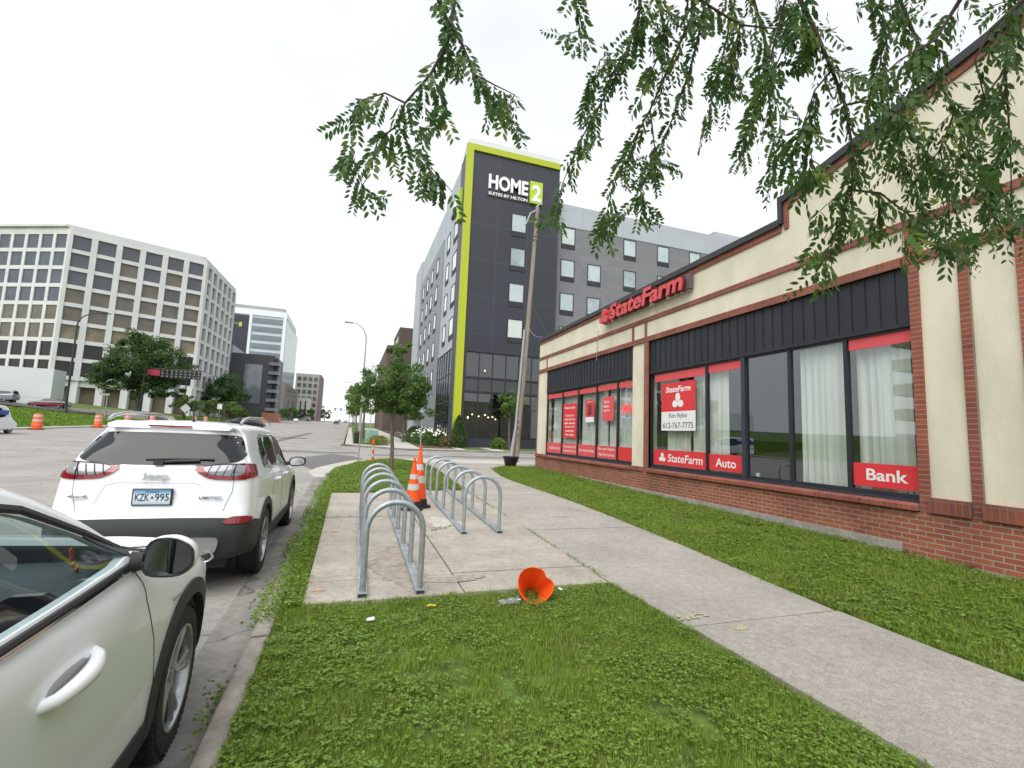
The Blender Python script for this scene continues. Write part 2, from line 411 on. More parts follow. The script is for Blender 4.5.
def tree(name, label, cat, x, y, z, trunk_h, trunk_r, crown, nleaf, leaf, mat_leaf, group=None, seed=1, clumps=60, clump_r=.22, lean=(0,0), bark='bark', flat=.2):
    """crown = list of (cx,cy,cz,rx,ry,rz) relative to base"""
    rg = np.random.default_rng(seed)
    t = thing(name, label, cat, (x,y,z), 0, group)
    cz = np.mean([c[2] for c in crown]); top = (lean[0], lean[1], trunk_h)
    mb = MB()
    pts = [(0,0,-.1),(lean[0]*.2+.02*trunk_h*.3,lean[1]*.3,trunk_h*.35),(lean[0]*.6-.01*trunk_h,lean[1]*.6,trunk_h*.7),top,(lean[0]*1.2,lean[1]*1.2,cz*1.05)]
    mb.tube(pts, [trunk_r*1.25,trunk_r,trunk_r*.88,trunk_r*.75,trunk_r*.25], 9)
    CC = []; RR = []
    vol = np.array([c[3]*c[4]*c[5] for c in crown]); vol = vol/vol.sum()
    for c, vf in zip(crown, vol):
        k = max(3, int(clumps*vf))
        P = in_ellipsoid(k, rg)*np.array([c[3],c[4],c[5]])*.92 + np.array(c[:3])
        CC.append(P); RR.append(np.full(k, min(c[3],c[5])*clump_r/.22*.30))
    CC = np.concatenate(CC); RR = np.concatenate(RR)*rg.uniform(.6,1.3,len(CC))
    order = rg.permutation(len(CC))[:min(16, len(CC))]
    for i in order:
        e = CC[i]; b = Vector(top)*.55 + Vector((lean[0], lean[1], cz))*.45*rg.uniform(.7,1)
        mid = (b + Vector(e))*.5 + Vector((0,0,trunk_r*1.5))
        mb.tube([b, mid, e], [trunk_r*.38, trunk_r*.22, trunk_r*.07], 5)
    tr = mb.build('trunk', M[bark], t, smooth=True, world=False)
    per = max(4, nleaf//len(CC))
    P = []; T = []
    for c, r in zip(CC, RR):
        q = in_ellipsoid(per, rg)*np.array([r,r,r*.75]) + c
        P.append(q); T.append(np.clip(rg.normal(.45 + .25*rg.normal(), .2, per), 0, 1))
    P = np.concatenate(P); T = np.concatenate(T)
    V, F = leaf_quads(P, leaf, rg, flat)
    np_mesh('crown', V + np.array([x,y,z]), F, mat_leaf, t, np.repeat(T, 4))
    return t
# ================================================================== ground
def sheet(name, poly, zoff, m, thick=.05, step=2.0, parent=None, hf=None, kind='structure', xs=None):
    hf = hf or (lambda x, y: g(y))
    bm = bmesh.new(); vs = [bm.verts.new((p[0], p[1], 0)) for p in poly]; bm.faces.new(vs)
    ys = [p[1] for p in poly]; y = math.ceil(min(ys)/step)*step
    while y < max(ys):
        bmesh.ops.bisect_plane(bm, geom=bm.verts[:]+bm.edges[:]+bm.faces[:], plane_co=(0,y,0), plane_no=(0,1,0)); y += step if y < 60 else step*4
    for x in (xs or []):
        bmesh.ops.bisect_plane(bm, geom=bm.verts[:]+bm.edges[:]+bm.faces[:], plane_co=(x,0,0), plane_no=(1,0,0))
    bmesh.ops.recalc_face_normals(bm, faces=bm.faces)
    if sum(f.normal.z for f in bm.faces) < 0: bmesh.ops.reverse_faces(bm, faces=bm.faces)
    bnd = [e for e in bm.edges if len(e.link_faces) == 1]
    for v in bm.verts: v.co.z = hf(v.co.x, v.co.y) + (zoff(v.co.x, v.co.y) if callable(zoff) else zoff)
    r = bmesh.ops.extrude_edge_only(bm, edges=bnd)
    for v in [q for q in r['geom'] if isinstance(q, bmesh.types.BMVert)]: v.co.z -= thick
    me = bpy.data.meshes.new(name); bm.to_mesh(me); bm.free(); me.materials.append(m)
    o = bpy.data.objects.new(name, me); COL.objects.link(o)
    if kind: o['kind'] = kind
    return o

# big terrain
xs = sorted(set([-3000,-1500,-700,-350,-200,-140,-110,-90,-75,-61]+list(range(-56,-26,2))+[-27,-20,-10,0,10,20,40,80,160,400,1200,3000]))
ys = sorted(set([-400,-150,-60,-20,0,4]+list(range(8,400,8))+[400,460,600,900,1500,3000,6000]))
V = [(x, y, hill(x, y) - .30 + (.17 if x < -26.5 else 0)) for y in ys for x in xs]
nx = len(xs); F = [(j*nx+i, j*nx+i+1, (j+1)*nx+i+1, (j+1)*nx+i) for j in range(len(ys)-1) for i in range(nx-1)]
terr = MB().add(V, F).build('ground', M['turf'], fix=False, smooth=True); structure(terr)

structure(sheet('road', [(-26,-60),(-.62,-60),(-.62,420),(-26,420)], -.13, M['asphalt'], .1, 4))
structure(sheet('cross_street', [(-.61,15.5),(4.4,24.2),(90,24.9),(90,35.2),(4.0,35.0),(1.6,37.4),(-.61,39.5)], -.126, M['asphalt'], .1, 4))
# darker asphalt patches and utility cuts (repair shapes on the road)
for i, poly in enumerate([[(-2.6,24.2),(-1.6,20.5),(-1.2,19.3),(-.4,22.3),(.9,24.6),(.2,27.5),(-.9,29.0)],
             [(-5.5,30.5),(-1.2,29.6),(.6,29.9),(.4,31.3),(-1.5,31.0),(-5.3,32.4)],
             [(-9.5,26.5),(-5.5,25.9),(-5.4,27.3),(-9.3,27.8)],
             [(1.0,28.4),(14,28.8),(14,29.9),(1.3,29.5)], [(-12,52),(-4,50.5),(-4,52.4),(-12,54)], [(-6.5,36),(-5.7,36),(-4.6,70),(-5.4,70)]]):
    structure(sheet('road_patch', poly, -.120, M['asphalt_patch'] if i in (0,) else concrete('asphalt_patch_light', (.17,.168,.165), (.12,.12,.12), fine=(.85,1.15), stain=1.) if 'asphalt_patch_light' not in MATS else MATS['asphalt_patch_light'], .004, 3))
# tar seam between gutter and asphalt
structure(sheet('gutter', [(-.95,-60),(-.62,-60),(-.62,16.6),(-.95,16.4)], -.122, concrete('gutter_concrete', (.27,.255,.235), (.17,.16,.15), stain=2.2, crack=.6), .01, 4))
# kerb with rounded nose
def kerb(name, path, w, hoff, drop=.16, joints=True):
    mb = MB(); n = len(path); P = [Vector((p[0],p[1],0)) for p in path]; rows = []
    for i in range(n):
        t = (P[min(i+1,n-1)]-P[max(i-1,0)]).normalized(); s = Vector((t.y,-t.x,0))
        z = g(P[i].y)+hoff
        rows.append([P[i]+Vector((0,0,z-drop)), P[i]+s*.008+Vector((0,0,z-.03)), P[i]+s*.03+Vector((0,0,z-.004)), P[i]+s*(w-.012)+Vector((0,0,z)), P[i]+s*w+Vector((0,0,z-.01)), P[i]+s*w+Vector((0,0,z-drop))])
    k = len(rows[0]); vs = [v for r in rows for v in r]; fs = []
    for i in range(n-1):
        for j in range(k-1): fs.append((i*k+j, i*k+j+1, (i+1)*k+j+1, (i+1)*k+j))
    fs.append(tuple(range(k))); fs.append(tuple(range((n-1)*k+k-1, (n-1)*k-1, -1)))
    mb.add(vs, fs); o = mb.build(name, M['curb'], smooth=True, angle=50); structure(o); return o
rj = random.Random(3)
y = -20.0
while y < 16.4:     # kerb poured in lengths, each slightly out of line
    e = min(y + 3.02, 16.6)
    dx = rj.uniform(-.012,.012); dz = rj.uniform(-.012,.004)
    kerb('kerb', [(-.62+dx, y+.008), (-.62+dx*.5, (y+e)/2), (-.62-dx, e-.008)], .145, dz)
    y = e
near_curve = [(-.62,16.62),(-.66,17.4),(-.55,18.6),(-.2,20.0),(.25,21.6),(.8,22.9),(1.7,24.05),(3.0,24.75),(5.0,25.0),(9,25.15),(30,25.3),(80,25.3)]
kerb('kerb', near_curve, .14, -.055)
structure(sheet('kerb_apron', [(-.95,16.4),(-.63,16.62),(-.66,17.4),(-.56,18.6),(-.21,20.0),(.24,21.6),(.79,22.9),(1.69,24.05),(2.98,24.77),(2.9,25.35),(1.3,25.2),(.2,24.1),(-.35,22.6),(-.75,21.2),(-1.15,19.7),(-1.3,18.2)], -.110, M['newcon'], .02, 2))
# kerb strip soil + slabs of the near block
structure(sheet('verge_soil', [(-.475,-20),(2.9,-20),(2.88,4.77),(-.3,4.72),(-.32,12.0),(3.0,12.5),(3.15,15.5),(3.35,20),(3.1,22.3),(2.3,24.0),(1.7,23.9),(.95,22.8),(.4,21.6),(-.05,20.0),(-.4,18.6),(-.5,17.4),(-.475,16.6)], -.028, M['turf'], .12))
structure(sheet('shop_lawn_soil', [(4.62,-20),(8.03,-20),(8.03,20.2),(6.6,20.6),(5.75,19.6),(5.3,17),(5.12,14),(5.2,11),(5.12,8.5),(4.9,6),(4.72,4.4),(4.62,3)], lambda x,y: -.028 + max(0,(x-6))*.03, M['turf'], .12, xs=[6,7]))
def LE(y): return float(np.interp(y, [-20,1.3,3.5,4.9,5.9,7.5,12,15.5,20,22.3], [2.9,2.9,2.9,2.84,2.86,2.95,3.05,3.2,3.4,3.2]))
# rack pad in poured slabs
def slab(name, poly, m, z=0): return structure(sheet(name, poly, z, m, .1, 50))
gp = .009
for (x0,x1,y0,y1) in [(-.3,1.2,4.74,5.38),(1.2,None,4.78,5.42),(-.3,1.2,5.38,8.9),(1.2,None,5.42,8.9),(-.31,1.2,8.9,12.0),(1.2,None,8.9,12.4)]:
    if x1: pl_ = [(x0+gp,y0+gp),(x1-gp,y0+gp),(x1-gp,y1-gp),(x0+gp,y1-gp)]
    else:
        yy_ = [y0+gp+(y1-y0-2*gp)*q/4 for q in range(5)]; pl_ = [(x0+gp,y0+gp)]+[(LE(q)-.014,q) for q in yy_]+[(x0+gp,y1-gp)]
    slab('rack_pad', pl_, M['pad'], rj.uniform(-.006,.004))
# sidewalk slabs between left edge and right edge curves
def RE(y): return float(np.interp(y, [-20,2,3,3.7,4.6,5.8,8,10.2,12.5,14.7,16.3,18.7,20.8], [4.6,4.6,4.61,4.65,4.76,4.9,5.06,5.17,5.17,5.12,5.2,5.6,6.6]))
jy = [-20,-12.6,-8.6,-4.5,-.4,3.54,7.52,11.6,15.6,19.4]
for a, b in zip(jy[:-1], jy[1:]):
    n = 5; L = [(LE(a+(b-a)*t/n), a+(b-a)*t/n) for t in range(n+1)]; Rr = [(RE(a+(b-a)*t/n), a+(b-a)*t/n) for t in range(n+1)]
    L[0] = (L[0][0], a+.015); Rr[0] = (Rr[0][0], a+.015); L[-1] = (L[-1][0], b-.015); Rr[-1] = (Rr[-1][0], b-.015)
    slab('sidewalk', L + Rr[::-1], M['sidewalk'], rj.uniform(-.005,.005))
slab('sidewalk', [(LE(19.4),19.42),(RE(19.4),19.42),(6.5,20.65),(9.0,20.75),(60,20.9),(60,22.2),(3.14,22.2)], M['sidewalk'])
slab('sidewalk', [(3.12,22.22),(60,22.22),(60,25.12),(9,25.0),(5.0,24.86),(3.0,24.6),(2.3,24.2),(2.6,23.4)], M['newcon'], -.01)
# spray marks on the pavement
def blotch(m, x, y, s, seed, z=.004):
    rr = random.Random(seed); mb = MB()
    for k in range(26):
        a = rr.uniform(0,2*PI); d = rr.uniform(0,1)**.6*s; r = rr.uniform(.004,.02)*(1+s*2); px, py = x+math.cos(a)*d*1.4, y+math.sin(a)*d*.5
        n = 7; mb.add([(px+math.cos(2*PI*q/n)*r*rr.uniform(.6,1.3), py+math.sin(2*PI*q/n)*r*rr.uniform(.6,1.3), g(py)+z+k*.00005) for q in range(n)], [tuple(range(n))])
    structure(mb.build('spray_marks', m, fix=False))
blotch(M['yellowpaint'], 3.08, 3.72, .13, 1, .007); blotch(M['yellowpaint'], 3.3, 3.40, .07, 2, .007); blotch(M['yellowpaint'], 4.0, 8.6, .12, 3, .007)
blotch(M['pinkpaint'], -.17, 7.74, .08, 4, .006); blotch(M['pinkpaint'], -.18, 5.1, .05, 5, .006)
stain_m = concrete('damp_stain', (.36,.32,.27), (.25,.215,.175), stain=7., fine=(.88,1.12))
def stainpatch(pts, z): structure(sheet('pavement_stain', pts, z, stain_m, .001, 50))
def wob(cx, cy, rx, ry, n, seed):
    rr = random.Random(seed); ph = [rr.uniform(0,6) for _ in range(5)]
    f = lambda a: 1+.16*math.sin(2*a+ph[0])+.12*math.sin(3*a+ph[1])+.08*math.sin(7*a+ph[2])+.05*math.sin(13*a+ph[3])+.03*math.sin(23*a+ph[4])
    return [(cx+rx*math.cos(2*PI*k/n)*f(2*PI*k/n), cy+ry*math.sin(2*PI*k/n)*f(2*PI*k/n)) for k in range(n)]
stainpatch(wob(.62,5.85,.30,.8,60,5), .0065); stainpatch(wob(1.15,5.20,.32,.12,60,8), .0078)
whitem = concrete('pale_stain', (.50,.48,.45), (.43,.40,.36), stain=6.)
structure(sheet('pavement_stain', wob(1.65,8.2,.26,.5,50,9), .0070, whitem, .001, 50))

# far side: hotel block
structure(sheet('hotel_pavement', [(2.0,37.6),(4.0,35.35),(90,35.55),(90,41.0),(8.6,41.0),(8.6,120),(-.3,120),(-.3,40.5),(.6,39.0)], .0, M['newcon'], .15, 3))
kerb('kerb', [(-.45,120),(-.45,60),(-.45,40.5),(.5,38.6),(2.0,37.2),(3.9,35.2),(20,35.3),(90,35.4)][::-1], -.15, .01)
structure(sheet('hotel_bed', [(8.62,35.9),(10.6,35.9),(10.9,40.6),(8.9,40.8)], .012, M['turf'], .01))
structure(sheet('hotel_bed', [(11.9,35.9),(60,36.1),(60,40.8),(12.2,40.8)], .012, M['turf'], .01))
structure(sheet('hotel_bed', [(5.2,36.8),(8.0,36.6),(8.3,60),(8.3,118),(5.9,118),(5.6,60)], .012, M['soil'], .01))
structure(sheet('hotel_bed', [(.3,41.0),(2.3,39.6),(2.8,44),(2.9,118),(.3,118)], .012, M['turf'], .01))
structure(sheet('far_pavement', [(-27,-60),(-26,-60),(-26,420),(-27,420)], 0.01, M['newcon'], .15, 4))
structure(sheet('driveway', [(-140,85.5),(-38,86),(-37,87),(-37,89),(-38,90.5),(-140,90.5)], .30, M['asphalt_patch'] , .3, 4, hf=lambda x,y: g(y)+min(max(-27-x,0),34)*.095, xs=list(range(-60,-44,4))))
# ------------------------------------------------------------------ grass
def pnoise(x, y, s, seed=0):
    """cheap smooth value noise"""
    rg = np.random.default_rng(seed); T = rg.random((64,64))
    u = x/s; v = y/s; i = np.floor(u).astype(int); j = np.floor(v).astype(int); fu = u-i; fv = v-j
    fu = fu*fu*(3-2*fu); fv = fv*fv*(3-2*fv); i %= 64; j %= 64; i1 = (i+1)%64; j1 = (j+1)%64
    return (T[i,j]*(1-fu)+T[i1,j]*fu)*(1-fv)+(T[i,j1]*(1-fu)+T[i1,j1]*fu)*fv
def inpoly(x, y, poly):
    c = np.zeros(len(x), bool); n = len(poly); j = n-1
    for i in range(n):
        xi, yi = poly[i]; xj, yj = poly[j]
        if yi != yj:
            t = ((yi > y) != (yj > y)) & (x < (xj-xi)*(y-yi)/(yj-yi)+xi); c ^= t
        j = i
    return c
gv = np.vectorize(g, otypes=[float])
def blades(name, poly, dens, h, w, zoff, seed, label=None, clover=0., csize=.018, leafm=None, bare=.30, mat_=None, edge=.03):
    """dens: f(y)-> blades per m2"""
    rg = np.random.default_rng(seed)
    xs = [p[0] for p in poly]; ysl = [p[1] for p in poly]; VV = []; FF = []; TT = []; nv = 0
    y = min(ysl)
    while y < max(ysl):
        y1 = min(y+.5, max(ysl)); A = (max(xs)-min(xs))*(y1-y); n = int(A*dens((y+y1)/2))
        px = rg.uniform(min(xs), max(xs), n); py = rg.uniform(y, y1, n)
        px = px + rg.normal(0, edge, n)*.0
        k = inpoly(px + rg.normal(0, edge, n), py + rg.normal(0, edge, n), poly); px = px[k]; py = py[k]
        nz = pnoise(px+9, py+31, .12, seed+1)*.6 + pnoise(px+3, py+11, .5, seed+2)*.4
        k = nz + rg.uniform(-.15,.15,len(px)) > bare; px, py, nz = px[k], py[k], nz[k]
        n = len(px); sc = np.sqrt(3000/max(dens((y+y1)/2), 200)); sc = min(sc, 3.)
        hh = h*rg.uniform(.45,1.25,n)*(.6+.7*nz); ww = w*rg.uniform(.7,1.3,n)*sc
        az = rg.uniform(0,2*np.pi,n); ln = rg.uniform(.1,.9,n)*hh
        dx, dy = np.cos(az), np.sin(az); z = gv(py) + (zoff(px,py) if callable(zoff) else zoff)
        b0 = np.stack([px-dy*ww/2, py+dx*ww/2, z],1); b1 = np.stack([px+dy*ww/2, py-dx*ww/2, z],1)
        m0 = np.stack([px+dx*ln*.35-dy*ww*.45, py+dy*ln*.35+dx*ww*.45, z+hh*.6],1); m1 = np.stack([px+dx*ln*.35+dy*ww*.45, py+dy*ln*.35-dx*ww*.45, z+hh*.6],1)
        tp = np.stack([px+dx*ln, py+dy*ln, z+hh],1)
        V = np.stack([b0,b1,m1,m0,tp],1).reshape(-1,3)
        i = np.arange(n)*5+nv
        Fq = np.stack([np.stack([i,i+1,i+2,i+3],1), np.stack([i+3,i+2,i+4,i+4],1)],1).reshape(-1,4)
        VV.append(V); FF.append(Fq); nv += 5*n
        dry = .6*pnoise(px+50, py+70, .45, seed+5)+.4*pnoise(px+5, py+7, .09, seed+6)
        t = np.clip(.35*pnoise(px,py,.35,seed+3)+.62*rg.random(n), 0, .88); t = np.where((rg.random(n) < .04+.30*(dry>.62)), .97, t)
        TT.append(np.repeat(t, 5)); y = y1
    V = np.concatenate(VV); F = np.concatenate(FF); T = np.concatenate(TT)
    # tips as triangles: split arrays
    me = bpy.data.meshes.new(name); q = F[0::2]; tr = F[1::2][:, :3]
    me.vertices.add(len(V)); me.vertices.foreach_set('co', V.astype(np.float32).ravel())
    nl = q.size+tr.size; me.loops.add(nl); me.loops.foreach_set('vertex_index', np.concatenate([q.ravel(), tr.ravel()]).astype(np.int32))
    me.polygons.add(len(q)+len(tr))
    ls = np.concatenate([np.arange(0,q.size,4), q.size+np.arange(0,tr.size,3)]).astype(np.int32)
    me.polygons.foreach_set('loop_start', ls); me.polygons.foreach_set('loop_total', np.concatenate([np.full(len(q),4), np.full(len(tr),3)]).astype(np.int32))
    me.update(calc_edges=True)
    a = me.attributes.new('tint', 'FLOAT', 'POINT'); a.data.foreach_set('value', T.astype(np.float32))
    me.materials.append(mat_ or GRASS); o = bpy.data.objects.new(name, me); COL.objects.link(o); o['kind'] = 'stuff'
    if label: tag(o, label, 'grass')
    if clover:
        VV = []; TT = []
        y = min(ysl)
        while y < max(ysl):
            y1 = min(y+.5, max(ysl)); A = (max(xs)-min(xs))*(y1-y); fac = min(1, dens((y+y1)/2)/6000)
            n = int(A*clover*max(fac,.12)); px = rg.uniform(min(xs), max(xs), n); py = rg.uniform(y, y1, n)
            k = inpoly(px, py, poly) & (.5*pnoise(px+5,py+5,.5,seed+9)+.5*pnoise(px+15,py+5,.11,seed+10)+rg.uniform(-.25,.25,n) > .56); px, py = px[k], py[k]; n = len(px)
            zc = gv(py) + (zoff(px,py) if callable(zoff) else zoff) + h*rg.uniform(.35,1.0,n); s = csize*rg.uniform(.45,1.6,n)*(1/np.sqrt(max(fac,.12)))**.6
            for q3 in range(3):
                az = rg.uniform(0,2*np.pi,n)+q3*2.1
                d = np.stack([np.cos(az), np.sin(az), rg.uniform(-.1,.45,n)],1); sd = np.stack([-np.sin(az), np.cos(az), rg.uniform(-.2,.2,n)],1)
                C = np.stack([px,py,zc],1); S = s[:,None]
                VV.append(np.stack([C, C+d*S*.6+sd*S*.5, C+d*S*1.1, C+d*S*.6-sd*S*.5],1).reshape(-1,3)); TT.append(np.repeat(rg.random(n),4))
            y = y1
        V = np.concatenate(VV); F = np.arange(len(V)).reshape(-1,4)
        c = np_mesh('clover', V, F, CLOVER, None, np.concatenate(TT)); c['kind'] = 'stuff'; tag(c, label.replace('grass', 'clover') if label else 'clover', 'clover')
    return o
lawnA = [(-.485,.2),(2.88,.2),(2.86,4.76),(-.28,4.72),(-.29,5.6),(-.485,5.6)]
blades('grass', lawnA, lambda y: 11000 if y < 3.2 else 8500, .062, .0058, -.03, 11, 'short clover-filled grass of the nearest verge, beside the kerb and rack pad', clover=4200, csize=.0135, edge=.02)
blades('grass', [(-.46,-8),(2.88,-8),(2.88,.2),(-.46,.2)], lambda y: 1200, .06, .008, -.03, 17, 'verge grass behind the nearest lawn, along the kerb', clover=0)
lawnR = [(4.62,-6),(7.98,-6),(7.98,20.1),(6.6,20.5),(5.75,19.5),(5.3,17),(5.12,14),(5.2,11),(5.12,8.5),(4.9,6),(4.74,4.4),(4.64,3)]
zR = lambda x, y: -.03 + np.maximum(0, x-6)*.03
blades('grass', lawnR, lambda y: (5200 if y < 7 else 3600 if y < 12 else 2000) if y > 1 else 600, .07, .0068, zR, 23, 'grass strip between the sidewalk and the brick shop wall', clover=1500, csize=.022, edge=.025)
strip = [(-.5,4.6),(-.32,4.7),(-.34,12.1),(3.05,12.5),(3.15,15.5),(3.35,20),(3.1,22.3),(2.3,24.0),(1.7,23.9),(.95,22.8),(.4,21.6),(-.05,20.0),(-.4,18.6),(-.5,17.4)]
blades('grass', strip, lambda y: 5200 if y < 12.2 else 2600, .075, .007, -.03, 31, 'corner verge grass beyond the bike racks, around the young tree', clover=1600, csize=.028, edge=.04)
# weeds on the kerb, gutter and pavement joints
def weeds(name, path, n, spread, size, seed, label, h=.05, m=None, zb=0):
    rg = np.random.default_rng(seed); P = np.array(path, float); seg = np.linalg.norm(np.diff(P,axis=0),axis=1); cum = np.concatenate([[0],np.cumsum(seg)])
    t = rg.uniform(0, cum[-1], n); cl = pnoise(t, t*0, .45, seed+1); k = cl+rg.uniform(-.2,.2,n) > .38; t = t[k]; n = len(t)
    x = np.interp(t, cum, P[:,0]) + rg.normal(0, spread, n); y = np.interp(t, cum, P[:,1]) + rg.normal(0, spread, n)
    z = gv(y) + zb + rg.uniform(.0,1,n)*h
    V, F = leaf_quads(np.stack([x,y,z],1), size, rg, .6, .55)
    o = np_mesh(name, V, F, m or CLOVER, None, np.repeat(rg.random(n),4)); o['kind'] = 'stuff'; tag(o, label, 'weeds')
weeds('weeds', [(-.62,3.0),(-.64,8),(-.62,14)], 2600, .05, .035, 41, 'leafy weeds growing in the gutter against the kerb face', .10, zb=-.12)
weeds('weeds', [(-.52,4.4),(-.5,9),(-.5,16)], 12000, .06, .028, 42, 'thick broadleaf weeds spilling over the kerb beside the white suv', .10, zb=-.02)
weeds('weeds', [(2.86,4.8),(2.9,7.4),(3.0,12.3)], 1500, .02, .02, 43, 'weeds in the joint between rack pad and sidewalk', .03, zb=-.005)
weeds('weeds', [(2.9,3.54),(4.65,3.54)], 260, .006, .010, 44, 'thin moss line in the sidewalk joint near the shop lawn', .006, zb=-.006, m=GRASS)
weeds('weeds', [(1.3,7.6),(1.75,7.95)], 220, .03, .02, 45, 'small tuft of weeds on the pad under the right bike rack', .03)
weeds('weeds', [(-.3,8.9),(.9,8.9)], 260, .02, .02, 46, 'weeds in the cross joint of the rack pad', .02, zb=-.004)
weeds('weeds', [(4.66,4),(4.9,6),(5.12,9),(5.15,14)], 900, .03, .03, 47, 'ragged grass edge creeping over the sidewalk', .04, m=GRASS)
# far lawn across the road
blades('grass', [(-44,44),(-27,44),(-27,150),(-44,150)], lambda y: 70, .12, .05, lambda x, y: -.14+np.clip(-27-x,0,34)*.095, 51, 'bright lawn across the road in front of the white office tower', edge=.1, mat_=GRASS_F)
# ================================================================== brick and stucco shop (wall plane x = 8)
SB = (8.0, 0.0, 0.0)
shop = thing('shop_building', 'single-storey cream stucco shop with red brick trim, stepped roofline and dark siding above its windows', 'building', SB)
def yz(x): return lambda u, v, w: (x + w, u, v)        # u = y, v = z, w = depth into building
top = [(19.95,6.02),(7.0,6.15),(6.95,6.60),(3.48,7.40),(0.0,8.2),(-3.5,7.4),(-7.0,6.60),(-7.05,6.15),(-14,6.1)]
bays = [(12.33,19.05),(4.76,11.50),(-4.0,2.74),(-12.0,-4.7)]
def topz(y):
    P = sorted(top); return float(np.interp(y, [p[0] for p in P], [p[1] for p in P]))
# stucco wall: above lintel as one profile, plus piers
mb = MB()
P = sorted(top)
poly = [(P[0][0],4.45)] + [(19.95,4.45)] + [(p[0],p[1]-.12) for p in P[::-1]]
mb.prism(poly, yz(8.02), 0, .28)
piers = [(19.05,19.95),(11.50,12.33),(2.74,4.76),(-4.7,-4.0),(-14,-12)]
for a, b in piers: mb.box(8.02, 8.30, a, b, .70, 4.45)
mb.build('wall', M['stucco'], shop)
side = MB(); side.box(8.30, 24, 19.65, 19.92, -.2, 6.0); side.box(8.30, 24, -14, -13.7, -.2, 6.0); side.box(23.7, 24, -13.7, 19.65, -.2, 6.0)
side.build('side_wall', M['stucco'], shop)
rf = MB(); rf.box(8.30, 24, -13.7, 19.65, 5.5, 5.6)
rf.build('roof', M['roofing'], shop)
# brick base
bb = MB(); bb.box(7.97, 8.29, -14, 19.97, .22, .70); bb.box(8.29, 24, 19.93, 19.98, .22, .70)
bb.build('brick_base', M['brick'], shop)
fo = MB(); fo.box(7.94, 8.28, -14, 5.0, -.4, .06); fo.box(7.935, 8.28, 5.0, 19.98, -.4, .22); fo.build('foundation', M['foundation'], shop)
bb2 = MB(); bb2.box(7.968, 8.285, -14, 5.0, .06, .22); bb2.build('brick_base', M['brick'], shop)
# sills (rowlock brick)
sl = MB()
for a, b in bays: sl.add(*[[(7.90,a,.72),(7.90,b,.72),(8.22,b,.72),(8.22,a,.72),(7.90,a,.79),(7.90,b,.79),(8.22,b,.86),(8.22,a,.86)], [(0,3,2,1),(4,5,6,7),(0,1,5,4),(1,2,6,5),(2,3,7,6),(3,0,4,7)]])
sl.build('window_sill', M['brick_row'], shop)
s2 = MB()
for a, b in [(19.07,19.96),(11.70,12.31),(4.14,4.61),(3.52,4.0),(2.9,3.36),(-4.6,-4.1)]:
    s2 = MB(); s2.box(7.93, 8.1, a, b, .72, .93 if b < 5 else .84); s2.build('pier_sill', M['brick_row'], shop)
# brick piers strips (vertical)
BV = brick('brick_vertical', (.34,.085,.045), (.24,.065,.04), (.26,.21,.18), w=.2, h=.0735, off=0)
for a, b in [(19.95,19.985),(11.50,11.70),(4.62,4.755),(4.0,4.13),(3.36,3.51),(2.75,2.88),(-4.7,-4.6),(-4.12,-4.0)]:
    vb = MB(); vb.box(7.985, 8.15, a, b, .70, 4.449); vb.build('brick_strip', BV, shop)
for a, b in [(18.98,19.06),(12.27,12.36),(11.60,11.70),(4.63,4.78),(2.72,2.86),(-4.75,-4.6)]: ub = MB(); ub.box(7.99, 8.12, a, b, 4.605, 5.045); ub.build('brick_strip', BV, shop)
hb = MB(); hb.box(7.98, 8.13, -14, 19.97, 4.45, 4.60); hb.box(7.984, 8.13, -14, 19.96, 5.05, 5.17)
hb.build('brick_band', M['brick_row'], shop)
# raking brick band under the coping and the metal coping
def band(zo0, zo1, x0, x1, m, name):
    mb = MB(); Q = sorted(top)
    for (ya, za), (yb, zb) in zip(Q[:-1], Q[1:]):
        if abs(yb-ya) < .1: continue
        mb.prism([(ya,za-zo0),(yb,zb-zo0),(yb,zb-zo1),(ya,za-zo1)], yz(x0), 0, x1-x0)
    for y, s in ((6.975,1),(-7.025,-1)):
        w = .10 if name == 'coping' else .1
        ya = y + (0 if name == 'coping' else -.1*s); 
        mb.prism([(ya-.05*s-.0,6.08-zo1+.1),(ya+.05*s,6.08-zo1+.1),(ya+.05*s,6.62-zo0),(ya-.05*s,6.62-zo0)], yz(x0+.002), 0, x1-x0-.004)
    return mb.build(name, m, shop)
band(.12, .25, 7.985, 8.15, M['brick_trim'], 'brick_band')
band(-.02, .12, 7.93, 8.36, M['coping'], 'coping')
dp = MB(); dp.tube([(7.955,14.42,5.35),(7.955,14.45,4.9),(7.95,14.47,4.5),(7.96,14.5,4.3)], .012, 6); dp.build('sign_cable', M['steel_pole'], shop, smooth=True)

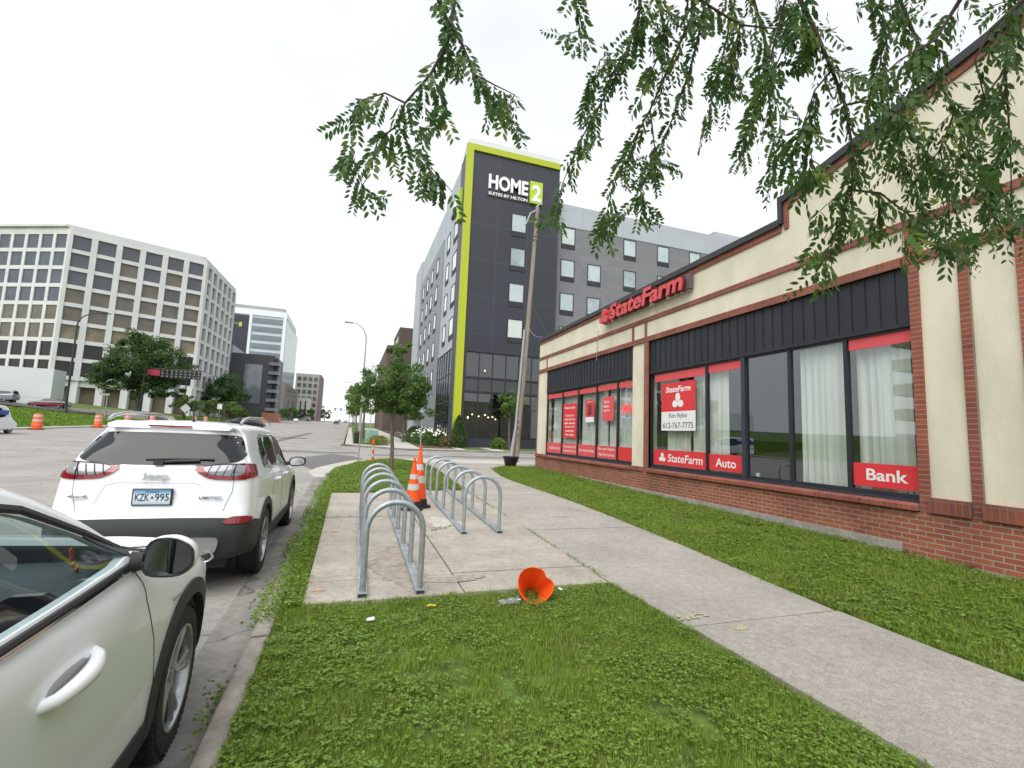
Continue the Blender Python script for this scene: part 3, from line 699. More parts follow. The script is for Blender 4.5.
# dark siding above windows with battens, dark frames, glass
for bi, (a, b) in enumerate(bays):
    sd = MB(); sd.box(8.06, 8.2, a, b, 3.57, 4.449)
    n = int((b-a)/.225)
    for k in range(n+1):
        y = a + (b-a)*k/n; sd.box(8.045, 8.06, y-.008, y+.008, 3.57, 4.448)
    sd.box(8.03, 8.06, a, b, 3.50, 3.569)
    sd.build('siding_panel', M['panel'], shop)
mull = [[12.33,13.28,14.65,16.08,17.47,19.05],[4.76,5.84,6.96,8.09,9.25,11.5],[-4.0,-2.0,-.3,1.2,2.74],[-12,-9.5,-7,-4.7]]
wins = []
for bi, ms in enumerate(mull):
    z0, z1 = .865, 3.50
    for i in range(len(ms)-1):
        a, b = ms[i], ms[i+1]; t = .035
        f = MB()
        f.box(8.07, 8.15, a, a+t, z0, z1); f.box(8.07, 8.15, b-t, b, z0, z1)
        f.box(8.07, 8.15, a+t, b-t, z0, z0+.07); f.box(8.07, 8.15, a+t, b-t, z1-.04, z1)
        w = f.build('window', M['frame'], shop); wins.append(w)
        p = MB(); p.box(8.108, 8.112, a+t, b-t, z0+.07, z1-.04); p.build('pane', M['pane'], w)
    # thick post between pane groups
    if bi == 1:
        q = MB(); q.box(8.045, 8.16, 8.05, 8.15, .866, 3.50); q.build('mullion', M['frame_blue'], shop)
    q = MB(); q.box(8.04, 8.16, ms[0], ms[-1], .80, .865); q.build('window_rail', M['frame_blue'], shop)
# red film strips and bottom stickers behind/at the glass
def film(name, y0, y1, z0, z1, x=8.100, m='red'):
    f = MB(); f.box(x, x+.003, y0, y1, z0, z1); return f.build(name, M[m], shop)
B = mull[0]
for i in range(5): film('window_film', B[i]+.05, B[i+1]-.05, 3.23, 3.41, m='redfaded')
film('window_film', 9.30, 11.33, 3.24, 3.45, m='redfaded'); film('window_film', 8.17, 9.20, 3.27, 3.47, m='redfaded'); film('window_film', 4.80, 5.79, 3.27, 3.46, m='redfaded')
def wtext(mb, s, yc, zc, h, w=None, **k):
    """centred on yc; width w"""
    if w is None: w = h*.62*len(s)
    text(mb, s, (8.0985, yc+w/2, zc-h/2), WX, WY, w, h, .0015, **k)
# bay A bottom strip
stick = []
for i in range(5): stick.append(film('window_sticker', B[i]+.05, B[i+1]-.05, .95, 1.36, m='red' if i == 0 else 'redfaded'))

t = MB(); wtext(t, 'Like a good neighbor,', 13.96, 1.255, .105, 1.12); wtext(t, 'State Farm is there.', 13.96, 1.08, .10, 1.02)
t.build('sticker_text', M['white'], stick[1])
t = MB(); wtext(t, 'Auto. Home. Life. Bank.', 15.36, 1.16, .11, 1.15); t.build('sticker_text', M['white'], stick[2])
t = MB(); wtext(t, 'Insurance and', 16.77, 1.25, .10, 1.05); wtext(t, 'Financial Services', 16.77, 1.09, .10, 1.1); t.build('sticker_text', M['white'], stick[3])
t = MB(); wtext(t, 'statefarm.com', 18.2, 1.16, .13, 1.05); t.build('sticker_text', M['white'], stick[4])
# bay B bottom stickers
sa = film('window_sticker', 9.31, 11.36, .95, 1.36); t = MB()
ovals(t, (8.0985, 10.98, 1.15), WX, WY, .125, .0015); t.build('sticker_emblem', M['white'], sa)
t = MB(); wtext(t, 'StateFarm', 10.08, 1.155, .21, 1.33, bold=.012, shear=.12); t.build('sticker_text', M['white'], sa)
sa = film('window_sticker', 8.17, 9.20, .97, 1.34); t = MB(); wtext(t, 'Auto', 8.68, 1.15, .20, .62, bold=.015); t.build('sticker_text', M['white'], sa)
sa = film('window_sticker', 4.80, 5.79, .985, 1.36); t = MB(); wtext(t, 'Bank', 5.27, 1.18, .19, .62, bold=.02); t.build('sticker_text', M['white'], sa)
# hanging poster with agent name
pr = film('window_poster', 9.66, 11.02, 2.39, 3.16, x=8.095); t = MB()
def ptext(mb, s, yc, zc, h, w, x=8.0935, **k): text(mb, s, (x, yc+w/2, zc-h/2), WX, WY, w, h, .0015, **k)
ptext(t, 'StateFarm', 10.33, 2.98, .16, 1.0, bold=.025, shear=.14); t.build('poster_text', M['white'], pr)
t = MB(); ovals(t, (8.0935, 10.33, 2.66), WX, WY, .20, .0015); t.build('poster_emblem', M['white'], pr)
pw = film('window_poster', 9.66, 11.02, 1.88, 2.388, x=8.095, m='white'); t = MB()
ptext(t, 'Kim Nybo', 10.33, 2.26, .16, .72); t.build('poster_text', M['black'], pw); t = MB(); ptext(t, '612-767-7775', 10.34, 2.02, .15, 1.2); t.build('poster_text', M['black'], pw)
# posters in the left bay
pr = film('window_poster', 16.20, 17.40, 1.58, 2.92, x=8.095); t = MB()
for k, (s_, w_) in enumerate([('Welcome here.', .95),('',0),('Come on in', .72),('and let us', .9),('talk about', .95),('what you need', .85),('covered', .7),('for less', .75)]):
    if s_: t = MB(); ptext(t, s_, 16.8, 2.76-k*.15, .085, w_, bold=.02); t.build('poster_text', M['white'], pr)
pr = film('window_poster', 14.84, 15.50, 2.36, 2.97, x=8.095); t = MB()
ptext(t, 'agent', 15.17, 2.90, .05, .5); t.build('poster_text', M['white'], pr)
t = MB(); t.box(8.0925, 8.0945, 15.03, 15.31, 2.42, 2.80)
t.build('poster_picture', mat('poster_dark', (.16,.03,.035), .6, .6, 9), pr)
film('window_poster', 14.86, 15.48, 2.17, 2.355, x=8.095, m='white')
pr = film('window_poster', 13.53, 14.26, 2.20, 3.0, x=8.095, m='redfaded'); t = MB()
for k, s_ in enumerate(['Get a', 'better', 'quote']): t = MB(); ptext(t, s_, 14.0, 2.84-k*.15, .085, .36, bold=.015); t.build('poster_text', M['white'], pr)
neon = emis('neon_red', (.75,.03,.05), .5); neonb = emis('neon_blue', (.25,.45,.75), .5)
t = MB(); text(t, 'OPEN', (8.12, 13.10, 2.42), WX, WY, .62, .26, .02, bold=.0); on = t.build('open_sign', neon, shop)
t = MB(); t.tube([(8.13, 13.13-.67*k/12, 2.31-.05*math.sin(PI*k/12)) for k in range(13)], .012, 6); t.build('sign_arc', neonb, on)
# interior
room = MB()
room.box(14.0, 14.1, -13, 19.5, .0, 4.2); room.box(8.33, 14, -13, 19.5, 3.75, 3.8); room.box(8.33, 14, -13, 19.5, .0, .05)
room.box(8.33, 14, 11.9, 12.0, .05, 3.75); room.box(8.33, 14, 19.4, 19.5, .05, 3.75); room.box(8.33, 14, -4.4,-4.3,.05,3.75)
room.build('interior_wall', mat('interior_paint', (.20,.19,.175), .9), shop)
def curtain(y0, y1, z0, z1, x=8.26, folds=9, seed=0, amp=.02):
    rr = random.Random(seed); n = int((y1-y0)/.025); vs = []; ph = 0; col = []
    for i in range(n+1):
        y = y0+(y1-y0)*i/n; ph += 2*PI*folds/n*rr.uniform(.5,1.6)
        col.append((y, amp*math.sin(ph)+amp*.4*math.sin(ph*2.3)))
    for j in range(7):
        z = z0+(z1-z0)*j/6
        for y, d in col: vs.append((x+d*(1.15-.3*j/6), y, z))
    fs = [(j*(n+1)+i, j*(n+1)+i+1, (j+1)*(n+1)+i+1, (j+1)*(n+1)+i) for j in range(6) for i in range(n)]
    # give it thickness
    m_ = MB().add(vs, fs); k = len(vs); m_.add([(v[0]+.006, v[1], v[2]) for v in vs], [f[::-1] for f in fs])
    m_.build('curtain', M['curtain'], shop, smooth=True, fix=False)
curtain(12.45, 14.0, .95, 3.45, folds=12, seed=1); curtain(14.15, 16.0, .95, 3.45, folds=15, seed=2); curtain(16.3, 18.7, .95, 3.3, folds=14, seed=3, x=8.27)
curtain(8.75, 9.9, .95, 3.3, folds=10, seed=4); curtain(10.1, 11.0, .9, 3.2, folds=8, seed=5, x=8.30)
curtain(5.9, 6.85, .9, 3.45, folds=7, seed=6); curtain(4.95, 5.45, .9, 3.45, folds=4, seed=7); curtain(5.45,5.8,.9,3.4,folds=2, seed=9,x=8.29)
curtain(-.2, 1.1, .9, 3.4, folds=8, seed=8); curtain(-3.8,-2.1,.9,3.4,folds=9,seed=10)
dk = MB(); dk.box(9.8, 11.0, 6.5, 8.6, .05, .8); dk.box(9.2, 9.7, 7.2, 7.7, .05, 1.15); dk.box(10.5,11.2,13,15,.05,.8); dk.build('office_desk', mat('desk_wood', (.16,.10,.06), .5), shop, bevel=.02)
hd = MB(); hd.lathe([(0.001,.0),(.034,.0),(.04,.13),(.041,.14),(0.001,.14)], 14, Matrix.Translation((8.165, 7.84, .865)))
tag(hd.build('paper_cup', M['white'], smooth=True), 'small white cup standing on the sill inside the shop window right of the Auto sticker', 'cup')
# channel-letter sign on its raceway
sg = MB(); sg.box(7.90, 7.98, 9.66, 13.9, 5.42, 5.50); sr = sg.build('sign_raceway', mat('raceway', (.42,.38,.30), .7), shop)
face = mat('sign_face', (.62,.045,.05), .35, coat=.3)
t = MB(); text(t, 'StateFarm', (7.90, 13.32, 5.45), WX, WY, 3.62, .50, .17, shear=.14, bold=.03)
lt = t.build('sign_letters', face, shop)
t = MB(); text(t, 'StateFarm', (7.901, 13.325, 5.444), WX, WY, 3.63, .506, .15, shear=.14, bold=.038)
t.build('letter_return', mat('letter_return', (.10,.012,.015), .5), lt)
t = MB(); ovals(t, (7.90, 13.68, 5.64), WX, WY, .25, .17); t.build('sign_emblem', face, shop)
t = MB(); t.box(7.86, 7.97, 9.58, 9.72, 5.47, 5.86); t.build('sign_box', mat('sign_box_grey', (.12,.10,.10), .6), shop)
# ================================================================== hotel across the side street
HB = (8.6, 41.0, .35)
hotel = thing('hotel_building', 'eight-storey grey hotel whose charcoal corner tower has a lime stripe and a HOME 2 sign', 'building', HB)
def hb(name, m, boxes, parent=hotel, **k):
    mb = MB()
    for b in boxes: mb.box(*b)
    return mb.build(name, m, parent, **k)
Z0 = .2
# tower
hb('tower_cladding', M['hdark'], [(8.62,18.0,41.02,44.0,9.0,28.2),(8.62,18.0,41.9,44,Z0,9.0),(8.62,9.35,41.02,41.9,Z0,9.0),(17.0,18.0,41.02,41.9,Z0,9.0),(9.35,17.0,41.05,41.9,Z0,1.25)])
hb('parapet_cap', mat('parapet_white', (.62,.66,.68), .4), [(8.75,18.0,41.1,43.8,28.72,29.35)])
hb('lime_frame', M['lime'], [(8.48,9.12,40.85,41.35,2.2,28.7),(9.12,18.02,40.85,41.35,28.1,28.7),(8.48,9.12,40.86,41.3,Z0,2.2)])
# wings
hb('wing_wall', M['hgrey'], [(18.0,44,42.0,43.0,Z0,22.9),(44,80,42.0,43.0,Z0,22.9)])
hb('wing_parapet', M['hlight'], [(18.0,41,41.96,43,22.91,25.25),(39.2,62,43.4,50,22.91,26.6),(41,80,41.96,43,22.91,25.25)])
hb('side_wall', M['hlight_s'], [(8.72,10.5,44.0,51.9,9.8,28.15)])
hb('side_wall', M['hgrey_s'], [(8.62,10.5,51.9,70.0,Z0,23.6)])
hb('side_wall', M['hlight_s'], [(8.66,10.5,51.9,70.0,23.61,26.9),(8.5,10.6,70.0,76.5,Z0,27.2)])
hb('rear_mass', M['hgrey'], [(10.5,79,43.8,44.2,Z0,22.8),(10.6,17.9,44.2,75,Z0,24.5),(79,80,43,60,Z0,24)])
# windows
wg = mat('hotel_blind_sky', (.42,.50,.51), .06, .10, .6, spec=.8, coat=.8)  # pale tone paints blinds and reflected sky into the panes
wg2 = mat('hotel_blind_sky_b', (.30,.37,.39), .06, .25, .9, spec=.8, coat=.8); wg3 = mat('hotel_blind_sky_c', (.52,.58,.57), .06, .08, .9, spec=.8, coat=.8); hr = random.Random(4)
def hwin(x, z, w=1.52, h=2.25, y=41.02, side=False, X=8.62):
    f = MB(); p = MB(); gr = MB(); t = .07
    if not side:
        a, b = y-.05, y+.02
        for q in [(x,x+t),(x+w-t,x+w)]: f.box(q[0],q[1],a,b,z-h,z)
        f.box(x+t,x+w-t,a,b,z-t,z); f.box(x+t,x+w-t,a,b,z-h,z-h+.04)
        p.box(x+t,x+w-t,a+.035,b,z-h+.50,z-t); gr.box(x+t,x+w-t,a+.01,b,z-h+.04,z-h+.50)
    else:
        a, b = X-.05, X+.02
        for q in [(x,x+t),(x+w-t,x+w)]: f.box(a,b,q[0],q[1],z-h,z)
        f.box(a,b,x+t,x+w-t,z-t,z); f.box(a,b,x+t,x+w-t,z-h,z-h+.04)
        p.box(a+.035,b,x+t,x+w-t,z-h+.50,z-t); gr.box(a+.01,b,x+t,x+w-t,z-h+.04,z-h+.50)
    o = f.build('window', M['frame'], hotel, fix=False); p.build('pane', hr.choice([wg,wg,wg2,wg3]), o, fix=False); gr.build('grille', mat('vent_grille', (.025,.025,.03), .7), o, fix=False)
rows = [22.72, 19.33, 15.86, 12.42]
for z in rows: hwin(13.12, z)
for r_, z in enumerate(rows+[8.97,5.5]):
    for cidx, x in enumerate([18.8, 21.8, 26.0, 30.2, 34.4, 38.6, 42.8, 46.4]):
        if cidx == 1 and r_ == 0: continue
        if cidx > 3 and r_ > 2: continue
        hwin(x, z-.0+(.05 if cidx else .1), y=42.0)
for z in [23.1,19.7,16.3,12.95]:
    hwin(44.4, z, w=2.1, side=True, X=8.72); hwin(48.4, z, w=1.7, side=True, X=8.72)
for z in [22.4,19.0,15.6,12.2,8.8]:
    for y in (54.6,58.6,62.4,66.4): hwin(y, z, w=1.6, side=True, X=8.62)
# glazed base: floor zones with bright rooms behind
gl = []
zs = [(1.3,5.3),(5.4,6.6),(6.7,8.95)]
for zi, (a, b) in enumerate(zs):
    n = 6
    for k in range(n):
        x0 = 9.36+(16.98-9.36)*k/n; x1 = 9.36+(16.98-9.36)*(k+1)/n
        f = MB(); f.box(x0,x0+.05,41.04,41.14,a,b); f.box(x1-.05,x1,41.04,41.14,a,b); f.box(x0+.05,x1-.05,41.04,41.14,b-.06,b); f.box(x0+.05,x1-.05,41.04,41.14,a,a+.06)
        if zi == 0: f.box(x0+.05,x1-.05,41.05,41.13,3.9,3.96)
        o = f.build('window', M['frame'], hotel, fix=False)
        p = MB(); p.box(x0+.05,x1-.05,41.08,41.10,a+.06,b-.06); p.build('pane', M['hglass'] if zi != 1 else mat('spandrel_glass', (.02,.023,.028), .08, spec=.8), o, fix=False)
hb('glazing_band', M['frame'], [(9.35,17.0,41.0,41.2,5.3,5.4),(9.35,17.0,41.0,41.2,6.6,6.7)])
for zi, (a, b) in enumerate([(.8,4.6),(4.7,9.7)]):
    for k in range(6):
        y0 = 44.1+1.28*k
        f = MB(); f.box(8.66,8.76,y0,y0+.06,a,b); f.box(8.66,8.76,y0+1.2,y0+1.27,a,b); f.box(8.66,8.76,y0+.06,y0+1.2,b-.07,b); f.box(8.66,8.76,y0+.06,y0+1.2,(a+b)/2,(a+b)/2+.06)
        o = f.build('window', M['frame'], hotel, fix=False)
        p = MB(); p.box(8.70,8.72,y0+.06,y0+1.2,a,b-.07); p.build('pane', M['hglass'], o, fix=False)
hb('base_wall', M['hdark'], [(8.68,10.5,44.0,51.9,Z0,.79),(8.68,8.9,44.0,51.9,4.61,4.69),(10.0,10.5,44,51.9,.79,9.8)])
# bright lobby interior
hb('lobby_floor', mat('lobby_floor', (.12,.11,.10), .6), [(9.4,16.9,41.9-.7,41.89,.9,1.28)])
hb('lobby_back', mat('lobby_back', (.035,.04,.04), .8, .9, 1.6), [(9.36,16.98,41.85,41.9,1.3,5.29),(9.36,16.98,41.85,41.9,6.71,8.9)])
pl = MB(); 
for x, z in [(9.9,3.1),(10.3,3.35),(10.9,3.2),(11.5,3.35),(11.8,3.15),(12.2,3.2),(12.5,3.0),(11.3,7.4),(9.9,3.0)]:
    pl.lathe([(0,-.07),(.06,-.04),(.07,0),(.05,.05),(0,.07)], 8, Matrix.Translation((x,41.45,z)))
pl.build('pendant_lamp', emis('warm_bulb', (1,.78,.45), 5), hotel, smooth=True)
# signs
t = MB(); text(t, 'HOME', (10.68, 40.98, 24.62), SX, SY, 3.95, 1.45, .16, bold=.03); hs = t.build('sign_letters', mat('sign_bright', (.85,.86,.88), .4), hotel)
t = MB(); text(t, 'SUITES BY HILTON', (10.7, 40.98, 24.05), SX, SY, 3.9, .30, .1, bold=.01); t.build('sign_letters', MATS['sign_bright'], hotel)
hb('sign_backing', M['frame'], [(10.6,14.7,40.98,41.015,23.9,24.45)])
lime2 = mat('sign_lime', (.42,.58,.04), .4)
sb = hb('sign_square', lime2, [(14.82,16.1,40.75,41.01,24.0,26.2)])
t = MB(); text(t, '2', (15.0, 40.745, 24.2), SX, SY, .95, 1.65, .03, bold=.03); t.build('sign_letters', MATS['sign_bright'], sb)
hb('side_sign', lime2, [(8.3,8.6,42.6,43.7,21.9,25.1)])
hb('side_sign', M['frame'], [(8.5,8.71,44.2,47.6,24.0,24.3)])
hb('side_sign', MATS['sign_bright'], [(8.5,8.7,44.4+.75*k,44.9+.75*k,24.45,25.3) for k in range(4)])
hb('roof_unit', M['hlight_s'], [(10,16,60,74,26,28.8)])
# ================================================================== white office tower on the left
def oriented(p0, p1):
    a = Vector((p0[0],p0[1],0)); b = Vector((p1[0],p1[1],0)); u = (b-a).normalized(); n = Vector((u.y,-u.x,0)); return a, u, n, (b-a).length
OB = (-50.0, 132.0, 5.0)
office = thing('office_tower', 'eight-storey angular white concrete office building with a grid of square dark windows', 'building', OB)
corn = [(-83.5,136.0),(-61.3,126.0),(-37.6,136.3),(-36.6,163.2),(-46,185),(-90,185),(-95,140)]
z_low, z_top = 10.3, 43.9; FH = (42.2-z_low)/8
glA = [mat('office_glass_slate', (.06,.07,.085), .08, .12, .4, spec=.8), mat('office_glass_taupe', (.13,.115,.09), .12, .15, .5, spec=.6), mat('office_glass_tan', (.20,.17,.11), .15, .2, .6, spec=.5), mat('office_glass_black', (.015,.015,.018), .06), mat('office_glass_blue', (.16,.18,.21), .06, .12, .5, spec=.9)]
core = MB()
inset = [(x*(1-.015)+(-65)*.015, y*(1-.015)+155*.015) for x, y in corn]
core.prism(inset, lambda u,v,w: (u,v,w), 8.5, 43.0); core.build('core_wall', M['bwhite'], office)
cap = MB(); cap.prism(corn, lambda u,v,w: (u,v,w), 42.2, z_top-.5)
cap.prism([(x*1.006-.3, y*1.002-.5) for x,y in corn], lambda u,v,w: (u,v,w), z_top-.5, z_top)
cap.build('roof_band', M['bwhite'], office)
rnd = random.Random(5)
def facade(p0, p1, nb, kind, stuff=False, ribw=.55):
    a, u, n, L = oriented(p0, p1); bw = L/nb; ribs = MB(); rest = MB()
    rot = Matrix((u, -n, Vector((0,0,1)))).transposed()
    def ob(mb, s0, s1, d0, d1, z0, z1):
        c = a + u*((s0+s1)/2) + n*((d0+d1)/2) + Vector((0,0,(z0+z1)/2)); mb.obox(c, (s1-s0, abs(d1-d0), z1-z0), rot)
    for i in range(nb+1):
        w = ribw*(1.25 if i in (0,nb) else 1); ob(ribs, max(0,i*bw-w), min(L,i*bw+w), -.6, (.25 if kind != 'l' else .02), z_low-.5, 42.19)
    for j in range(9):
        z = z_low+j*FH; ob(ribs, .02, L-.02, -.6, (.12 if kind != 'l' else -.02), z-.42, z+.42 if j < 8 else z)
    ribs.build('facade_grid', M['bwhite'], office, bevel=0)
    for j in range(8):
        for i in range(nb):
            if kind == 'c':
                g_ = glA[0] if (j >= 6 or (j == 5)) and rnd.random() < .75 else glA[1] if j >= 3 else glA[2] if j == 2 else glA[3]
                if j in (3,4): g_ = glA[1]
            elif kind == 'l': g_ = mat('office_glass_left', (.085,.10,.125), .1, .15, .4, spec=.5) if j >= 2 else glA[3]
            else: g_ = glA[4]
            if kind == 'l' and j in (2,3): g_ = glA[1]
            s0 = i*bw+ribw; s1 = (i+1)*bw-ribw; z0 = z_low+j*FH+.42; z1 = z_low+(j+1)*FH-.42
            if stuff: ob(rest, s0, s1, -.55, -.35, z0, z1)
            else:
                w = MB(); ob(w, s0, s1, -.55, (-.35 if kind != 'l' else -.2), z0, z1); w.build('window', g_, office, fix=False)
    if stuff: rest.build('window', glA[4], office, kind='stuff')
facade((-83.5,136.0),(-61.3,126.0),7,'l',ribw=.36); facade((-61.3,126.0),(-37.6,136.3),6,'c'); facade((-37.6,136.3),(-36.6,163.2),6,'r',stuff=True,ribw=.8)
lob = MB(); lob.prism([(x*.93-65*.07, y*.93+155*.07) for x,y in corn], lambda u,v,w: (u,v,w), 2.0, 9.9); lob.build('lobby_wall', mat('lobby_tan', (.22,.19,.13), .7, .2, .3), office)
col = MB()
for (p0,p1,nn) in (((-61.3,126.0),(-37.6,136.3),6),((-37.6,136.3),(-36.6,163.2),5)):
    a,u,n,L = oriented(p0,p1)
    for i in range(nn+1):
        c = a+u*(L*i/nn)-n*.8; col.box(c.x-.7,c.x+.7,c.y-.7,c.y+.7,2,10)
col.build('column', M['bwhite'], office)
# low white annex in front of it
ann = thing('annex_building', 'plain low white block with flat roof in front of the white office tower', 'building', (-60,94,2))
m_ = MB(); m_.box(-80,-44.9,93.5,97,4.6,9.2); m_.box(-80,-62,94,96.8,2,4.6); m_.box(-49.0,-44.92,93.52,96.8,1.8,4.6); m_.box(-57,-52.5,95,96.8,1.8,4.6)
m_.build('wall', mat('annex_white', (.60,.64,.645), .7, .03, .2), ann)
m_ = MB(); m_.box(-61.9,-49.02,96.9,97.0,2.0,4.59); m_.build('opening', glA[3], ann)
# concrete garden wall on the lawn
m_ = MB(); m_.box(-41.5,-31.6,92.0,92.5,1.2,3.15)
m_.box(-31.6,-31.2,92.0,99,1.2,3.1); tag(m_.build('garden_wall', M['curb'], bevel=.05), 'low concrete retaining wall on the lawn below the white office tower', 'wall')
# ================================================================== distant blocks down the left side
gt = thing('glass_tower', 'tall white and glass hotel tower with a dark sign panel down its left front', 'building', (-45,250,4))
def bx(name, m, boxes, par, **k):
    mb = MB()
    for b in boxes: mb.box(*b)
    return mb.build(name, m, par, **k)
pale = mat('pale_curtain_wall', (.50,.56,.62), .35, .06, .1); 
bx('wall', pale, [(-62,-33.2,250,302,3,54.2)], gt)
bx('roof_band', mat('tower_white', (.72,.76,.80), .5), [(-62,-33,249.6,290,54.21,57.0),(-49.2,-48,249.5,250.1,20,54.2),(-34.4,-33.1,249.5,250.1,6,54.2)], gt)
bx('roof_plant', M['bgrey'], [(-61,-34.5,252,285,57.01,59.2)], gt)
bx('sign_panel', M['hdark'], [(-60.5,-49.21,249.4,250.2,12,53.6)], gt)
for k in range(9): bx('window', glA[4], [(-47.6,-34.8,249.7,250.1,50.6-k*4.1,53.0-k*4.1)], gt)
t = MB(); text(t, 'LUMA', (-57.0,249.3,48.6), SX, SY, 3.6, 1.2, .1); t.build('sign_letters', M['steel_pole'], gt)
bx('sign_mark', lime2, [(-53.2,-52.0,249.2,249.4,47.9,50.0)], gt)
for k in range(11): bx('window', mat('side_glass', (.40,.47,.53), .1, spec=.8), [(-33.22,-33.1,253+4.2*k,256.2+4.2*k,8,53)], gt)
bx('podium', mat('podium_brown', (.17,.15,.14), .8), [(-34,-30.5,246,305,3,22.5)], gt)
for k in range(12): bx('podium_window', glA[0], [(-30.52,-30.4,248+4.6*k,250.6+4.6*k,6,21)], gt)
db = thing('apartment_building', 'dark grey apartment block with rounded corner balconies before the glass tower', 'building', (-30,166,3))
bx('wall', mat('apartment_charcoal', (.05,.052,.06), .6), [(-36.5,-24.5,166,179,2.5,24.0)], db)
bx('wall', mat('apartment_grey', (.24,.27,.29), .5), [(-42,-36.5,166.5,200,2.5,26.5)], db)
bx('window', glA[4], [(-32.6,-27.6,165.9,166.1,8.5,20.8)], db); bx('window', glA[4], [(-41,-38,166.3,166.6,6,24)], db)
for k in range(6): bx('balcony', M['hgrey'], [(-25.8,-22.9,165.3,170,6.3+k*2.9,7.3+k*2.9)], db)
bx('balcony_wall', M['hdark'], [(-24.48,-23.3,167,178,2.5,23.2)], db)
bx('ground_storey', mat('terracotta_wall', (.30,.13,.08), .8), [(-26.5,-22.7,165.0,178,2.4,5.8)], db)
bb_ = thing('beige_building', 'beige office block with dark square windows in the far distance', 'building', (-27,323,6))
bx('wall', mat('beige_wall', (.36,.34,.31), .8), [(-34.5,-20.8,323,352,4,35.5)], bb_)
bx('side_wall', mat('mauve_brick', (.20,.14,.15), .8), [(-20.8,-19.6,322.9,352,4,35.3)], bb_)
for i in range(4):
    for k in range(7): bx('window', glA[0], [(-33.4+3.2*i,-31.4+3.2*i,322.8,323.1,29.6-k*4.1+1.5,31.9-k*4.1+1.5)], bb_)
lb = thing('low_white_building', 'low white block with tall narrow windows before the beige office block', 'building', (-28,300,5))
bx('wall', mat('white_render', (.55,.54,.50), .8), [(-36,-24.3,300,320,4,19.0)], lb)
for k in range(4): bx('window', glA[0], [(-34+2.6*k,-33.2+2.6*k,299.9,300.1,9,17)], lb)
rb_ = thing('brick_block', 'dark brown block down the street behind the hotel', 'building', (12,95,1.5))
bx('wall', mat('dark_brown_brick', (.085,.06,.055), .8), [(7.7,20,92,104.9,1,21.6)], rb_)
bx('wall', mat('dark_brown_brick2', (.13,.09,.08), .8), [(6.4,20,105,140,1,20.2)], rb_)
for i in range(5):
    for k in range(5): bx('window', glA[4], [(7.6,7.72,93+2.4*i,94.3+2.4*i,18.4-3.0*k,20-3.0*k)], rb_, fix=False)
# parking structure and offices across the road behind the camera's left shoulder (seen mirrored in the shop windows)
pg = thing('parking_garage', 'beige open-deck parking garage across the road, mirrored in the shop glass', 'building', (-45,10,0))
bx('deck', mat('garage_beige', (.42,.37,.29), .8, .1, .4), [(-75,-44,-40,38,2.9*k+2.2,2.9*k+3.5) for k in range(5)]+[(-45,-44,-40+8*i,-39.2+8*i,-.1,15.2) for i in range(10)], pg)
bx('deck_core', M['room'], [(-74,-50,-39,37,-.1,14.8)], pg)
bx('front_wall', mat('garage_white', (.62,.61,.58), .8), [(-43.8,-43.2,-30,24,-.1,4.4)], pg)
# ================================================================== vehicles
def crom(P, sub):
    """Catmull-Rom along axis 0, sub samples per span"""
    n = len(P); out = []
    for i in range(n-1):
        p0 = P[max(i-1,0)]; p1 = P[i]; p2 = P[i+1]; p3 = P[min(i+2,n-1)]
        for k in range(sub):
            t = k/sub
            out.append(.5*((2*p1)+(-p0+p2)*t+(2*p0-5*p1+4*p2-p3)*t*t+(-p0+3*p1-3*p2+p3)*t**3))
    out.append(P[-1]); return np.array(out)
def car_shell(st, yr, yf, su=5, sv=5):
    """st rows: y, w, zb, zbelt, wbelt, zcant, wcant, zroof"""
    fr = lambda z: float(np.interp(z, [p[0] for p in yr], [p[1] for p in yr]))
    ff = lambda z: float(np.interp(z, [p[0] for p in yf], [p[1] for p in yf]))
    def sec(s):
        y, w, zb, zl, wl, zc, wc, zr = s
        return [(0,zb),(w*.5,zb),(w-.10,zb),(w-.015,zb+.07),(w+.005,zb+(zl-zb)*.35),(w+.005,zb+(zl-zb)*.62),(w-.012,zl-.10),(wl+.008,zl-.012),(wl-.012,zl+.03),((wl+wc)/2,(zl+zc)/2+.01) if zc-zl > .1 else (wl*.9+wc*.1,zl+.04),(wc+.01,zc-.01),(wc-.075,zc+(zr-zc)*.62),(wc*.5,zr-.012),(0,zr)]
    rows = []
    def cap(s, front):
        S = sec(s)
        for fx in ((.0,.5,.82,.955) if not front else (.955,.82,.5,.0)):
            r = []
            for x, z in S:
                e = (ff(z) if front else fr(z)); c = {0:.0,.5:.012,.82:.05,.955:.10}[fx]; 
                r.append((x*fx/1.0, e-c if front else e+c, z))
            rows.append(r)
    cap(st[0], False)
    for i, s in enumerate(st):
        r = []
        for x, z in sec(s):
            lo = fr(z)+.20+.02*i; hi = ff(z)-.20-.02*(len(st)-1-i)
            r.append((x, min(max(s[0], lo), hi), z))
        rows.append(r)
    cap(st[-1], True)
    N = np.array(rows, float)
    A = crom(N, su); A = crom(A.transpose(1,0,2), sv).transpose(1,0,2)
    A[:,:,0] = np.maximum(A[:,:,0], 0)
    return A
def shell_mb(A):
    n, m, _ = A.shape
    L = A.copy(); L[:,:,0] *= -1
    # full ring: right side bottom->top then left side top->bottom
    ring = np.concatenate([A, L[:, m-2:0:-1]], 1); k = ring.shape[1]
    V = ring.reshape(-1,3).tolist(); F = []
    for i in range(n-1):
        for j in range(k): F.append((i*k+j, (i+1)*k+j, (i+1)*k+(j+1)%k, i*k+(j+1)%k))
    return V, F
